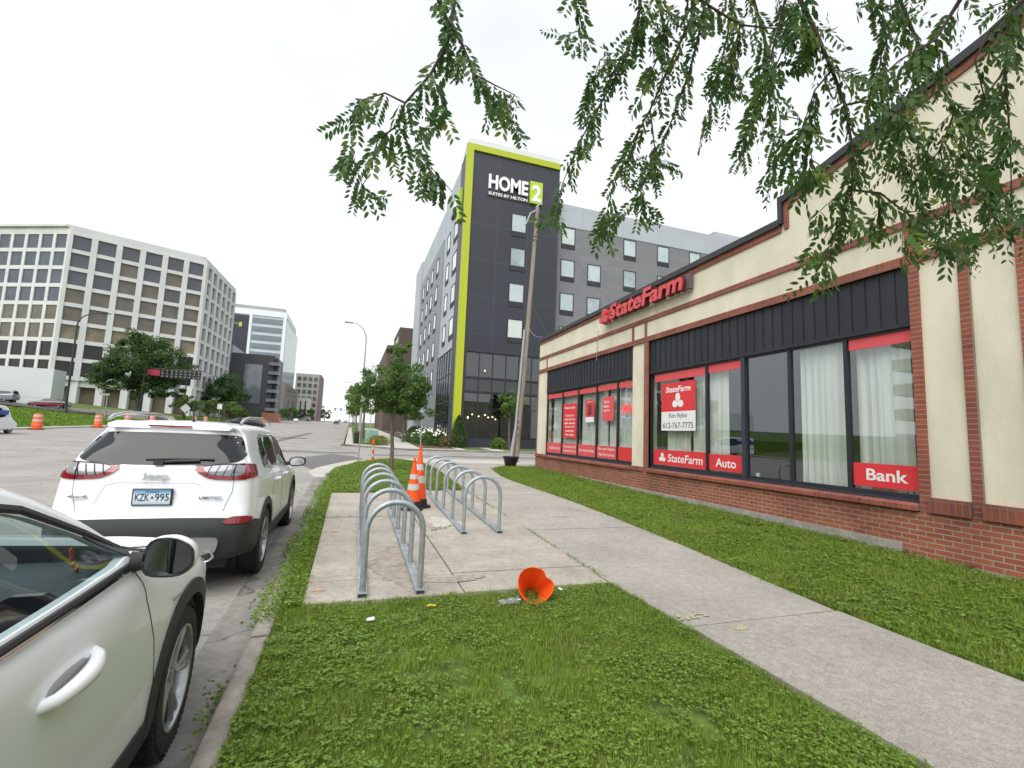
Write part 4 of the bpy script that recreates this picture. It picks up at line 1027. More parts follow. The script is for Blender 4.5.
def clean_bm(V, F):
    bm = bmesh.new(); vs = [bm.verts.new(v) for v in V]
    for f in F:
        try: bm.faces.new([vs[i] for i in f])
        except ValueError: pass
    bmesh.ops.remove_doubles(bm, verts=bm.verts, dist=.0008)
    bmesh.ops.dissolve_degenerate(bm, edges=bm.edges, dist=.0003)
    hole = [e for e in bm.edges if len(e.link_faces) == 1]
    if hole: bmesh.ops.holes_fill(bm, edges=hole)
    bmesh.ops.recalc_face_normals(bm, faces=bm.faces); return bm
def bool_cut(me, cutters, thick=0):
    o = bpy.data.objects.new('tmp', me); COL.objects.link(o)
    if thick:
        s = o.modifiers.new('s','SOLIDIFY'); s.thickness = thick; s.offset = -1
    tmp = []
    for mb in cutters:
        cm = mb.mesh(); bm = bmesh.new(); bm.from_mesh(cm); bmesh.ops.recalc_face_normals(bm, faces=bm.faces); bm.to_mesh(cm); bm.free()
        c = bpy.data.objects.new('cut', cm); COL.objects.link(c); tmp.append(c)
        b = o.modifiers.new('b','BOOLEAN'); b.operation = 'DIFFERENCE'; b.object = c; b.solver = 'EXACT'
    dg = bpy.context.evaluated_depsgraph_get(); dg.update()
    r = bpy.data.meshes.new_from_object(o.evaluated_get(dg))
    for c in tmp: bpy.data.objects.remove(c)
    bpy.data.objects.remove(o); return r
def obj_from(me, name, m, parent, smooth=35):
    me.materials.clear(); me.materials.append(m)
    if smooth: smooth_by_angle(me, smooth)
    o = bpy.data.objects.new(name, me); COL.objects.link(o)
    if parent: o.parent = parent
    return o
def chaikin(P, it=2, closed=True, t=.22):
    for _ in range(it):
        Q = []; n = len(P)
        for i in range(n if closed else n-1):
            a, b = P[i], P[(i+1)%n]
            Q += [(a[0]*(1-t)+b[0]*t, a[1]*(1-t)+b[1]*t), (a[0]*t+b[0]*(1-t), a[1]*t+b[1]*(1-t))]
        if not closed: Q = [P[0]]+Q+[P[-1]]
        P = Q
    return P
DIRS = {'R': (lambda u,v: Vector((3,u,v)), Vector((-1,0,0))), 'L': (lambda u,v: Vector((-3,u,v)), Vector((1,0,0))),
        'B': (lambda u,v: Vector((u,-3,v)), Vector((0,1,0))), 'F': (lambda u,v: Vector((u,8,v)), Vector((0,-1,0))), 'T': (lambda u,v: Vector((u,v,4)), Vector((0,0,-1)))}
def patch(bvh, poly, side, off=.005, skirt=.012, res=.03, rnd=2, yb=None):
    """polygon in the view plane of `side`, wrapped onto the body surface"""
    if rnd: poly = chaikin(poly, rnd)
    o_, d = DIRS[side]
    bm = bmesh.new(); vs = [bm.verts.new((p[0],p[1],0)) for p in poly]; bm.faces.new(vs)
    for ax in (0,1):
        lo = min(p[ax] for p in poly); hi = max(p[ax] for p in poly); c = lo+res
        while c < hi:
            bmesh.ops.bisect_plane(bm, geom=bm.verts[:]+bm.edges[:]+bm.faces[:], plane_co=((c,0,0) if ax == 0 else (0,c,0)), plane_no=((1,0,0) if ax == 0 else (0,1,0))); c += res
    bad = []
    for v in bm.verts:
        h = bvh.ray_cast(o_(v.co.x, v.co.y), d)
        if h[0] is None: bad.append(v); continue
        n = h[1]
        if n.dot(d) > 0: n = -n
        v.co = h[0] + n*off
    if bad: bmesh.ops.delete(bm, geom=bad, context='VERTS')
    if skirt:
        bnd = [e for e in bm.edges if len(e.link_faces) == 1]
        r = bmesh.ops.extrude_edge_only(bm, edges=bnd)
        for v in [q for q in r['geom'] if isinstance(q, bmesh.types.BMVert)]: v.co += d*skirt
    bmesh.ops.recalc_face_normals(bm, faces=bm.faces)
    me = bpy.data.meshes.new('p'); bm.to_mesh(me); bm.free(); return me
def pline(bvh, pts, side, off=.001, step=.03):
    o_, d = DIRS[side]; out = []
    for a, b in zip(pts[:-1], pts[1:]):
        L = math.hypot(b[0]-a[0], b[1]-a[1]); n = max(1, int(L/step))
        for k in range(n+1 if b == pts[-1] else n):
            t = k/n; h = bvh.ray_cast(o_(a[0]+(b[0]-a[0])*t, a[1]+(b[1]-a[1])*t), d)
            if h[0] is not None:
                nn = h[1] if h[1].dot(d) < 0 else -h[1]
                out.append(h[0]+nn*off)
    return out
def mirror_me(me):
    me2 = me.copy(); 
    for v in me2.vertices: v.co.x *= -1
    bm = bmesh.new(); bm.from_mesh(me2); bmesh.ops.reverse_faces(bm, faces=bm.faces); bm.to_mesh(me2); bm.free(); return me2
def wheel(root, x, y, r=.36, w=.23, out=1, spokes=5, rim_m='alloy', dark='alloy_dark', rimr=.68, steer=0, detail=True):
    """wheel whose outer face looks towards +x*out"""
    rot = Matrix.Translation((x, y, r)) @ Matrix.Rotation(steer, 4, 'Z') @ Matrix.Rotation(PI/2*out, 4, 'Y')
    m = MB(); R_ = r; q = r*rimr
    m.lathe([(q-.01,-w/2+.01),(q+.03,-w/2),(R_-.03,-w/2+.005),(R_-.006,-w/2+.03),(R_,-w/2+.06),(R_,w/2-.06),(R_-.006,w/2-.03),(R_-.03,w/2-.006),(q+.035,w/2),(q+.004,w/2-.012),(q-.01,w/2-.03)], 48 if detail else 20, rot)
    if detail:
        for k in range(60):
            a = 2*PI*k/60
            for zz in (-w/2+.035, w/2-.035):
                m.obox(rot @ Vector((math.cos(a)*R_*.995, math.sin(a)*R_*.995, zz)), (.016,.012,.05), (rot.to_3x3() @ Matrix.Rotation(a,3,'Z')))
    tyre_parent = bpy.data.objects.new('wheel', m.mesh()); COL.objects.link(tyre_parent); tyre_parent.parent = root
    tyre_parent.data.materials.append(M['rubber']); smooth_by_angle(tyre_parent.data, 30)
    s = MB()
    s.lathe([(q,-w/2+.02),(q-.012,-w/2+.02),(q-.02,w/2-.05),(q-.006,w/2-.008),(q+.006,w/2-.004),(q+.008,w/2-.012),(q,w/2-.02)], 40 if detail else 16, rot)
    dz = w/2-.025
    s.lathe([(.001,dz-.01),(.035,dz-.012),(.05,dz-.03),(.07,dz-.045)], 20, rot)
    for k in range(spokes):
        a0 = 2*PI*k/spokes+.3
        for sgn in ((-1,1) if detail else (0,)):
            a1 = a0+sgn*.17; pts = [(.045, a0+sgn*.25, dz-.03), (q*.5, a0+sgn*.12, dz-.018), (q*.97, a1, dz-.012)]
            P = [rot @ Vector((rr_*math.cos(a), rr_*math.sin(a), zz)) for rr_, a, zz in pts]
            s.tube(P, [.02,.017,.022], 6)
        P = [rot @ Vector((rr_*math.cos(a0), rr_*math.sin(a0), zz)) for rr_, zz in [(.05,dz-.03),(q*.45,dz-.025)]]
        s.tube(P, [.03,.022], 6)
    ri = s.build('rim', M[rim_m], tyre_parent, smooth=True, world=False)
    b = MB(); b.lathe([(.001,-.02),(q*.72,-.02),(q*.72,.0),(.001,.0)], 30, rot); b.lathe([(q-.004,-w/2+.015),(.001,-w/2+.015)], 24, rot)
    b.build('brake_disc', M[dark], tyre_parent, world=False)
    return tyre_parent
def cylx(y, z, r, x0, x1, n=40): 
    m = MB(); vs = []
    for x in (x0,x1):
        for k in range(n): vs.append((x, y+math.cos(2*PI*k/n)*r, z+math.sin(2*PI*k/n)*r))
    m.add(vs, [tuple(range(n)), tuple(range(2*n-1,n-1,-1))]+[(i,(i+1)%n,n+(i+1)%n,n+i) for i in range(n)]); return m
def arch_ring(bvh, y, z, r0, r1, side, m, root, off=.012, a0=-18, a1=198, zmin=.2, name='wheel_arch'):
    n = 30; P = [(y+math.cos(R(a0+(a1-a0)*k/n))*r1, max(zmin, z+math.sin(R(a0+(a1-a0)*k/n))*r1)) for k in range(n+1)]
    Q = [(y+math.cos(R(a0+(a1-a0)*k/n))*r0, max(zmin, z+math.sin(R(a0+(a1-a0)*k/n))*r0)) for k in range(n+1)]
    me = patch(bvh, P+Q[::-1], side, off, .05, .08, 0); return obj_from(me, name, m, root, 50)

# ------------------------------------------------------------------ white SUV, rear towards the camera (local y=0 at the rear bumper)
suv = thing('parked_suv', 'white suv parked ahead at the kerb, black rear window and red tail lights facing us', 'car', (-1.745, 5.42, g(6)-.125), R(0))
st = [(.15,.83,.36,1.19,.795,1.54,.60,1.66),(.45,.862,.33,1.19,.81,1.585,.635,1.70),(1.2,.87,.28,1.16,.815,1.59,.65,1.715),(2.0,.87,.26,1.12,.815,1.575,.655,1.705),(2.6,.87,.26,1.09,.81,1.53,.65,1.65),(3.1,.868,.26,1.07,.80,1.30,.70,1.39),(3.45,.865,.26,1.05,.79,1.09,.72,1.15),(3.9,.865,.28,1.02,.78,1.05,.66,1.09),(4.25,.845,.30,.97,.73,1.0,.60,1.03),(4.5,.79,.32,.90,.67,.92,.55,.94)]
yr = [(.3,.16),(.42,.04),(.52,.0),(.74,.0),(.80,.035),(.90,.07),(1.05,.085),(1.2,.10),(1.30,.15),(1.45,.265),(1.58,.37),(1.64,.34),(1.70,.36)]
yf = [(.3,4.52),(.5,4.62),(.8,4.62),(.95,4.56),(1.05,4.45),(1.2,4.3)]
A = car_shell(st, yr, yf, 6, 5); V, F = shell_mb(A); bm = clean_bm(V, F)
bvh = BVHTree.FromBMesh(bm); me = bpy.data.meshes.new('b'); bm.to_mesh(me); bm.free()
RA, FA, WR = .93, 3.69, .365
body_me = bool_cut(me.copy(), [cylx(RA,.37,.425,.45,1.2), cylx(RA,.37,.425,-1.2,-.45), cylx(FA,.37,.425,.45,1.2), cylx(FA,.37,.425,-1.2,-.45)])
obj_from(body_me, 'body', M['paint_white'], suv, 32)
ul = MB(); ul.box(-.62,.62,.3,4.3,.22,.5); ul.box(-.44,.44,.5,4.2,.3,.9); ul.build('underbody', M['plastic'], suv, world=False)
def P_(poly, side, name, m, parent=suv, bv=None, **k):
    return obj_from(patch(bv or bvh, poly, side, **k), name, M[m] if isinstance(m, str) else m, parent, 40)
# tailgate glass
P_([(-.60,1.575),(.60,1.575),(.665,1.50),(.715,1.335),(.64,1.285),(.3,1.262),(-.3,1.262),(-.64,1.285),(-.715,1.335),(-.665,1.50)], 'B', 'rear_window', 'carglass', off=.009, rnd=2)
sp = MB()
sp.prism([(-.53,1.612),(.53,1.612),(.56,1.65),(.48,1.685),(-.48,1.685),(-.56,1.65)], lambda u,v,w: (u, w+ (v-1.6)*.5 + abs(u)*.06, v), .30, .62)
sp.build('spoiler', M['paint_white'], suv, world=False, bevel=.015)
bl = MB(); bl.box(-.19,.19,.318,.34,1.636,1.652); bl.build('brake_light', M['lamp_red'], suv, world=False)
# wiper
wp = MB(); wp.tube([(.0,.125,1.290),(.12,.125,1.305),(.34,.14,1.312)], .014, 6); wp.tube([(-.12,.15,1.315),(.10,.145,1.325),(.46,.165,1.325)], .010, 6)
wp.obox((-.0,.125,1.288), (.08,.05,.045), Matrix.Identity(3)); wp.build('rear_wiper', M['plastic'], suv, world=False, smooth=True)
# tail lamps: red frame, clear core, wrapping the corner
for s in (1,-1):
    poly = [(.29,1.235),(.45,1.262),(.70,1.275),(.80,1.275),(.825,1.19),(.79,1.128),(.66,1.118),(.46,1.130),(.38,1.165)]
    tl = P_([(s*p[0],p[1]) for p in poly], 'B', 'tail_light', 'lamp_red', off=.012, skirt=.02, rnd=1)
    core = [(.37,1.240),(.47,1.258),(.735,1.270),(.735,1.175),(.66,1.160),(.48,1.168),(.42,1.190)]
    P_([(s*p[0],p[1]) for p in core], 'B', 'lens', 'lamp_clear', tl, off=.016, skirt=.008, rnd=1)
    ln = MB()
    for xx in (.45,.52,.59,.66): 
        pp = pline(bvh, [(s*(xx),1.255),(s*(xx-.035),1.165)], 'B', off=.019); ln.tube(pp, .004, 4)
    pp = pline(bvh, [(s*.31,1.25),(s*.5,1.265),(s*.72,1.272)], 'B', off=.017); ln.tube(pp, .006, 4)
    pp = pline(bvh, [(s*.655,1.27),(s*.648,1.125)], 'B', off=.019); ln.tube(pp, .005, 4)
    ln.build('lens_rib', M['plastic_gloss'], tl, world=False)
    side = 'R' if s > 0 else 'L'
    P_([(.20,1.275),(.52,1.262),(.46,1.21),(.40,1.15),(.20,1.125)], side, 'tail_light', 'lamp_red', off=.010, skirt=.02, rnd=1)
# bumper cladding (lower rear), silver skid, exhaust, reflectors
P_([(-.845,.735),(-.45,.762),(.45,.762),(.845,.735),(.845,.40),(.5,.33),(-.5,.33),(-.845,.40)], 'B', 'rear_bumper', 'plastic', off=.022, skirt=.04, rnd=1)
for s, side in ((1,'R'),(-1,'L')):
    P_([(.06,.735),(.36,.70),(.50,.66),(.50,.60),(.47,.40),(.40,.36),(.06,.40)], side, 'rear_bumper', 'plastic', off=.016, skirt=.04, rnd=1)
    P_([(s*.66,.765),(s*.835,.76),(s*.82,.695),(s*.60,.698)], 'B', 'reflector', 'lamp_red', off=.034, skirt=.02, rnd=1)
P_([(-.56,.595),(.56,.595),(.60,.55),(.56,.42),(.45,.37),(-.45,.37),(-.56,.42),(-.60,.55)], 'B', 'skid_plate', 'silver', off=.045, skirt=.03, rnd=2)
for s in (1,-1):
    e = MB(); e.lathe([(.050,0),(.060,-.004),(.064,.01),(.060,.16)], 20, Matrix.Translation((s*.47,.0,.405)) @ Matrix.Rotation(-PI/2,4,'X') @ Matrix.Scale(1.75,4,(1,0,0)))
    ex = e.build('exhaust_tip', M['chrome'], suv, world=False, smooth=True)
    e = MB(); e.lathe([(.001,0),(.050,0)], 20, Matrix.Translation((s*.47,.012,.405)) @ Matrix.Rotation(-PI/2,4,'X') @ Matrix.Scale(1.75,4,(1,0,0))); e.build('exhaust_hole', M['room'], ex, world=False)
# plate recess and plate
cr = MB()
for pts in ([(-.40,1.075),(-.30,1.10),(.30,1.10),(.40,1.075),(.47,.90)], [(-.40,1.075),(-.47,.90)]): cr.tube(pline(bvh, pts, 'B', off=.001), .006, 6)
cr.build('tailgate_crease', M['paint_white'], suv, world=False, smooth=True)
pf = MB(); pf.box(-.165,.165,.045,.075,.885,1.045); pfo = pf.build('license_plate', M['plastic_gloss'], suv, world=False, bevel=.006)
pm = bpy.data.materials.new('plate_face'); pm.use_nodes = True
nt = pm.node_tree; tc = nt.nodes.new('ShaderNodeTexCoord'); sx = nt.nodes.new('ShaderNodeSeparateXYZ'); rp = nt.nodes.new('ShaderNodeValToRGB'); mr = nt.nodes.new('ShaderNodeMapRange')
nt.links.new(tc.outputs['Object'], sx.inputs[0]); nt.links.new(sx.outputs['Z'], mr.inputs['Value']); mr.inputs['From Min'].default_value = .895; mr.inputs['From Max'].default_value = 1.035
nt.links.new(mr.outputs[0], rp.inputs[0]); rp.color_ramp.elements[0].color = (.35,.5,.62,1); rp.color_ramp.elements[1].color = (.06,.22,.42,1)
for p_, c_ in ((.25,(.62,.70,.74,1)),(.62,(.70,.76,.78,1)),(.8,(.25,.45,.62,1))):
    e = rp.color_ramp.elements.new(p_); e.color = c_
nt.links.new(rp.outputs[0], nt.nodes['Principled BSDF'].inputs['Base Color'])
pp = MB(); pp.box(-.150,.150,.040,.0449,.897,1.033); pp.build('plate', pm, pfo, world=False)
t = MB(); text(t, 'KZK', (-.135,.0385,.930), SX, SY, .115, .068, .001, bold=.01); text(t, '995', (.025,.0385,.930), SX, SY, .115, .068, .001, bold=.01); ovals(t, (.003,.0385,.962), SX, SY, .012, .001)
text(t, 'Minnesota', (-.055,.0385,1.008), SX, SY, .11, .018, .001); t.build('plate_text', mat('plate_blue', (.02,.035,.10), .5), pfo, world=False)
# badges
t = MB(); text(t, 'Jeep', (-.11,.070,1.12), SX, SY, .22, .072, .012, bold=.03); t.build('badge', M['silver'], suv, world=False)
t = MB(); text(t, 'LIMITED', (.38,.079,.945), SX, SY, .20, .022, .012, bold=.01); t.build('badge', M['alloy'], suv, world=False)
t = MB(); text(t, '4x4', (-.68,.085,.955), SX, SY, .16, .026, .012, bold=.03); t.build('badge', M['alloy'], suv, world=False)
# shut lines
cut = MB()
for s in (1,-1):
    cut.tube(pline(bvh, [(s*.66,1.12),(s*.655,1.0),(s*.62,.90),(s*.60,.82)], 'B', off=-.001), .0035, 4)
for s, side in ((1,'R'),(-1,'L')):
    cut.tube(pline(bvh, [(1.42,1.18),(1.40,.95),(1.36,.80),(1.30,.55),(1.34,.42)], side, off=-.001), .0035, 4)
    cut.tube(pline(bvh, [(2.20,1.13),(2.22,.8),(2.20,.40)], side, off=-.001), .0035, 4)
    cut.tube(pline(bvh, [(3.22,1.08),(3.26,.8),(3.22,.55),(3.20,.40)], side, off=-.001), .0035, 4)
cut.build('shut_line', M['room'], suv, world=False)
# side glazing and cladding
for s, side in ((1,'R'),(-1,'L')):
    P_([(.98,1.21),(1.00,1.40),(1.07,1.50),(1.22,1.545),(1.30,1.545),(1.34,1.19)], side, 'side_window', 'carglass', off=.004, rnd=1)
    P_([(1.38,1.19),(1.36,1.55),(2.08,1.535),(2.16,1.155)], side, 'side_window', 'carglass', off=.004, rnd=1)
    P_([(2.24,1.15),(2.18,1.53),(2.45,1.50),(2.85,1.33),(3.14,1.12),(3.10,1.105)], side, 'side_window', 'carglass', off=.004, rnd=1)
    P_([(1.20,.47),(3.35,.45),(3.35,.28),(1.20,.29)], side, 'sill_cladding', 'plastic', off=.012, skirt=.03, rnd=0)
    tr = MB(); tr.tube(pline(bvh, [(.94,1.205),(2.2,1.145),(3.18,1.095)], side, off=.004), .008, 5); tr.tube(pline(bvh, [(.94,1.205),(.955,1.40),(1.03,1.53),(1.2,1.572),(2.1,1.56),(2.5,1.515),(2.9,1.34),(3.18,1.095)], side, off=.004), .010, 5)
    tr.build('window_trim', M['plastic_gloss'], suv, world=False, smooth=True)
    for yy in (1.58, 2.42):
        h = MB(); P = pline(bvh, [(yy,.995),(yy+.07,1.0),(yy+.2,1.0),(yy+.26,.995)], side, off=.0)
        h.tube([P[0]]+[p+Vector((s*.035,0,0)) for p in P[1:-1]]+[P[-1]], .016, 8); h.build('door_handle', M['paint_white'], suv, world=False, smooth=True)
    for ya in (RA, FA): arch_ring(bvh, ya, .37, .405, .485, side, M['plastic'], suv)
    mm = MB(); X = s*.84
    mm.tube([(s*.80,3.02,1.10),(s*.90,3.02,1.11)], .03, 8)
    mir = mm.build('wing_mirror', M['plastic'], suv, world=False, smooth=True)
    sh = MB(); sh.prism(chaikin([(.86,1.05),(1.10,1.07),(1.11,1.17),(1.04,1.22),(.86,1.20)], 2), lambda u,v,w: (s*u, w, v), 2.98, 3.09); sh.build('mirror_shell', M['plastic_gloss'], mir, world=False, bevel=.01)
    gl_ = MB(); gl_.prism(chaikin([(.88,1.07),(1.08,1.085),(1.085,1.16),(1.03,1.20),(.88,1.185)], 2), lambda u,v,w: (s*u, w, v), 2.965, 2.979); gl_.build('mirror_glass', M['chrome'], mir, world=False)
    # roof rail
    rr_ = MB(); pts = [(s*.60,.50,1.69),(s*.605,.62,1.735),(s*.61,.85,1.765),(s*.61,1.8,1.775),(s*.60,2.35,1.735),(s*.595,2.5,1.685)]
    rr_.tube([Vector(p) for p in pts], [.015,.022,.018,.018,.02,.014], 8); rr_.build('roof_rail', M['silver'], suv, world=False, smooth=True)
P_([(-.56,2.45),(.56,2.45),(.54,1.3),(-.54,1.3)], 'T', 'sunroof', 'carglass', off=.004, rnd=1)
P_([(-.60,2.78),(.60,2.78),(.68,3.38),(-.68,3.38)], 'T', 'windscreen', 'carglass', off=.004, rnd=1)
an = MB(); an.tube([(.12,.62,1.70),(.12,.60,1.74),(.12,.52,1.93)], [.018,.008,.003], 8); an.build('antenna', M['plastic'], suv, world=False, smooth=True)
for s in (1,-1):
    wheel(suv, s*.765, RA, WR, .235, s); wheel(suv, s*.765, FA, WR, .235, s)

# ------------------------------------------------------------------ pearl crossover beside the camera (local y=0 at the front axle)
kia = thing('parked_crossover', 'pearl white crossover in the near left corner, showing its front door, mirror and wheel', 'car', (-1.675, 3.10, -.13), R(0))
st2 = [(-3.4,.86,.32,1.14,.80,1.42,.60,1.52),(-2.9,.89,.28,1.13,.83,1.50,.62,1.60),(-2.2,.905,.24,1.11,.85,1.52,.64,1.635),(-1.6,.91,.22,1.10,.855,1.505,.645,1.625),(-1.15,.91,.22,1.09,.855,1.43,.66,1.555),(-.75,.91,.22,1.08,.85,1.265,.71,1.385),(-.38,.91,.23,1.07,.845,1.10,.75,1.17),(0,.912,.25,1.03,.82,1.055,.70,1.095),(.35,.89,.27,.965,.76,.99,.62,1.03),(.6,.83,.30,.885,.68,.905,.56,.945)]
yr2 = [(.3,-3.5),(.8,-3.6),(1.1,-3.55),(1.5,-3.2)]
yf2 = [(.2,.80),(.5,.89),(.75,.875),(.9,.80),(1.0,.70)]
A2 = car_shell(st2, yr2, yf2, 6, 5); V, F = shell_mb(A2); bm = clean_bm(V, F)
bvh2 = BVHTree.FromBMesh(bm); me = bpy.data.meshes.new('b2'); bm.to_mesh(me); bm.free()
win_f = chaikin([(-1.93,1.115),(-1.93,1.485),(-1.50,1.478),(-1.12,1.395),(-.80,1.26),(-.56,1.125)], 1, t=.12)
win_r = chaikin([(-2.85,1.14),(-2.70,1.45),(-2.04,1.485),(-2.02,1.115)], 1, t=.12)
def xprism(poly, a, b): return MB().prism(poly, lambda u,v,w: (w,u,v), a, b)
ws = MB(); ws.prism([(-.60,-1.26),(.60,-1.26),(.665,-.46),(-.665,-.46)], lambda u,v,w: (u,v,w), 1.0, 2.0)
# windscreen hole follows the raked surface: cut only the outer skin
cuts = [xprism(win_f,.45,1.3), xprism(win_f,-1.3,-.45), xprism(win_r,.45,1.3), xprism(win_r,-1.3,-.45), ws, cylx(0,.37,.43,.45,1.2), cylx(0,.37,.43,-1.2,-.45), cylx(-2.67,.37,.43,.45,1.2), cylx(-2.67,.37,.43,-1.2,-.45)]
kb = bool_cut(me.copy(), cuts, thick=.03)
obj_from(kb, 'body', M['paint_pearl'], kia, 32)
def K_(poly, side, name, m, parent=kia, **k): return P_(poly, side, name, m, parent, bvh2, **k)
for side in ('R','L'):
    K_(win_f, side, 'side_window', 'carglass_clear', off=-.008, skirt=0, rnd=0); K_(win_r, side, 'side_window', 'carglass' if side == 'L' else 'carglass_clear', off=-.008, skirt=0, rnd=0)
K_([(-.60,-1.26),(.60,-1.26),(.665,-.46),(-.665,-.46)], 'T', 'windscreen', 'carglass_clear', off=-.006, skirt=0, rnd=0)
for s, side in ((1,'R'),(-1,'L')):
    tr = MB(); tr.tube(pline(bvh2, [(-2.0,1.100),(-1.3,1.102),(-.50,1.108)], side, off=.002), .011, 6); tr.build('window_seal', M['plastic'], kia, world=False, smooth=True)
    tr = MB(); tr.tube(pline(bvh2, [(-2.9,1.088),(-2.0,1.086),(-1.3,1.086),(-.48,1.092)], side, off=.004), .009, 6); 
    tr.tube(pline(bvh2, [(-2.9,1.46),(-2.2,1.505),(-1.55,1.497),(-1.1,1.413),(-.76,1.268),(-.46,1.11)], side, off=.006), .006, 6)
    tr.build('chrome_strip', M['chrome'], kia, world=False, smooth=True)
    fr_ = [(-1.93,1.10),(-1.93,1.492),(-1.50,1.490),(-1.10,1.407),(-.77,1.265),(-.46,1.108)]
    ring = MB(); P = pline(bvh2, fr_, side, off=-.001); ring.tube(P, .017, 6); ring.build('window_frame', M['plastic'], kia, world=False, smooth=True)
    K_([(-.80,1.255),(-.755,1.262),(-.48,1.118),(-.58,1.118)], side, 'mirror_sail', 'plastic', off=.004, skirt=.01, rnd=0)
    K_([(-2.06,1.10),(-2.06,1.50),(-1.93,1.495),(-1.93,1.10)], side, 'door_pillar', 'plastic_gloss', off=.004, rnd=0)
    cu_ = MB()
    for pts in ([(-.62,1.085),(-.60,.95),(-.50,.75),(-.44,.5),(-.46,.25)], [(-2.0,1.085),(-2.0,.9),(-1.97,.7),(-1.93,.25)], [(-1.93,.30),(-.48,.30)]):
        cu_.tube(pline(bvh2, pts, side, off=-.0005, step=.02), .0032, 5)
    cu_.tube(pline(bvh2, [(-.44,1.07),(-.2,1.05),(.1,1.01),(.35,.95)], side, off=-.0005, step=.02), .003, 5)
    cu_.build('shut_line', M['room'], kia, world=False)
    # door handle; shade of the finger recess painted as a grey patch
    rc = K_([(-1.335,.900),(-1.30,.935),(-1.20,.942),(-1.10,.935),(-1.08,.905),(-1.13,.872),(-1.24,.868),(-1.31,.875)], side, 'handle_recess_shade', mat('recess_shade', (.40,.41,.40), .4), off=.0015, skirt=.003, rnd=1)
    h = MB(); P = pline(bvh2, [(-1.345,.895),(-1.28,.902),(-1.2,.908),(-1.1,.916),(-1.03,.925)], side, off=.0, step=.03)
    n = len(P); h.tube([p+Vector((s*(-.012+.056*max(0,math.sin(PI*i/(n-1)))**.5),0,0)) for i, p in enumerate(P)], [.018+.009*math.sin(PI*i/(n-1)) for i in range(n)], 10)
    h.build('door_handle', M['paint_pearl'], kia, world=False, smooth=True)
    arch_ring(bvh2, 0, .37, .405, .485, side, M['plastic'], kia); arch_ring(bvh2, -2.67, .37, .405, .485, side, M['plastic'], kia)
    K_([(-2.25,.40),(-.42,.40),(-.42,.22),(-2.25,.22)], side, 'sill_cladding', 'plastic', off=.01, skirt=.03, rnd=0)
    # door mirror
    a = MB(); a.tube([(s*.84,-.63,1.115),(s*.90,-.62,1.118)], [.045,.03], 10); mir = a.build('wing_mirror', M['plastic'], kia, world=False, smooth=True)
    prof = chaikin([(.885,1.065),(1.03,1.055),(1.085,1.10),(1.075,1.18),(1.00,1.225),(.90,1.215)], 2)
    sh = MB(); c = (.98,1.14); k0 = len(prof); rows_ = []
    for w_, sc in ((-.005,1.0),(.02,1.03),(.06,.98),(.10,.82),(.125,.5),(.13,.05)): rows_.append([(s*(c[0]+(u-c[0])*sc), -.66+w_, c[1]+(v-c[1])*sc) for u, v in prof])
    vs = [q for r_ in rows_ for q in r_]; fs = [(i*k0+j, i*k0+(j+1)%k0, (i+1)*k0+(j+1)%k0, (i+1)*k0+j) for i in range(5) for j in range(k0)]
    sh.add(vs, fs); sh.build('mirror_shell', M['paint_pearl'], mir, world=False, smooth=True)
    rm = MB(); rows_ = []
    for w_, sc in ((-.006,1.0),(-.018,1.0),(-.018,.90),(-.008,.88)): rows_.append([(s*(c[0]+(u-c[0])*sc), -.66+w_, c[1]+(v-c[1])*sc) for u, v in prof])
    vs = [q for r_ in rows_ for q in r_]; fs = [(i*k0+j, i*k0+(j+1)%k0, (i+1)*k0+(j+1)%k0, (i+1)*k0+j) for i in range(3) for j in range(k0)]
    rm.add(vs, fs); rm.build('mirror_bezel', M['plastic_gloss'], mir, world=False, smooth=True)
    gl_ = MB(); gl_.add([(s*(c[0]+(u-c[0])*.885), -.668+(u-c[0])*.10, c[1]+(v-c[1])*.885) for u, v in prof], [tuple(range(k0))]); gl_.build('mirror_glass', mat('mirror_dark_reflection', (.13,.145,.15), .02, metal=1.), mir, world=False, fix=False)  # mirror colour darkened to stand in for a dark reflection
    K_([(.40,.93),(.62,.90),(.78,.86),(.80,.78),(.60,.80),(.38,.86)], side, 'headlight', 'lamp_clear', off=.006, skirt=.01, rnd=1)
    bd = MB(); bd.tube(pline(bvh2, [(-.28,.845),(-.16,.85)], side, off=.003), .009, 6); bd.build('fender_badge', M['silver'], kia, world=False)
    wheel(kia, s*.79, 0, .362, .235, s, steer=R(2)); wheel(kia, s*.79, -2.67, .362, .235, s)
cu_ = MB(); cu_.tube(pline(bvh2, [(-.72,-.40),(-.70,.1),(-.62,.45),(-.4,.62),(0,.68),(.4,.62),(.62,.45),(.70,.1),(.72,-.40)], 'T', off=-.0005), .004, 5); cu_.build('bonnet_line', M['room'], kia, world=False)
# interior
it = MB(); it.prism([(-.90,1.0),(-.70,1.09),(-.42,1.085),(-.30,1.0),(-.30,.6),(-.8,.6)], lambda u,v,w: (w,u,v), -.76, .76)
it.build('dashboard', M['interior'], kia, world=False, bevel=.04)
it = MB(); it.box(-.74,.74,-3.2,-.4,.30,.36); it.box(-.12,.12,-1.9,-.8,.36,.78); it.build('cabin_floor', M['interior'], kia, world=False, bevel=.03)
it = MB(); it.prism(chaikin([(-.16,.97),(.13,.97),(.15,1.14),(-.14,1.14)],1), lambda u,v,w: (u,w,v), -.90, -.86); it.build('dash_screen', M['plastic_gloss'], kia, world=False)
vt = MB()
for x0 in (.30,.62): vt.prism(chaikin([(x0-.09,.98),(x0+.09,.98),(x0+.08,1.07),(x0-.08,1.07)],1), lambda u,v,w: (u,w,v), -.875, -.84)
vt.build('air_vent', M['plastic_gloss'], kia, world=False)
stw = MB(); mt = Matrix.Translation((-.37,-1.08,1.0)) @ Matrix.Rotation(R(68),4,'X')
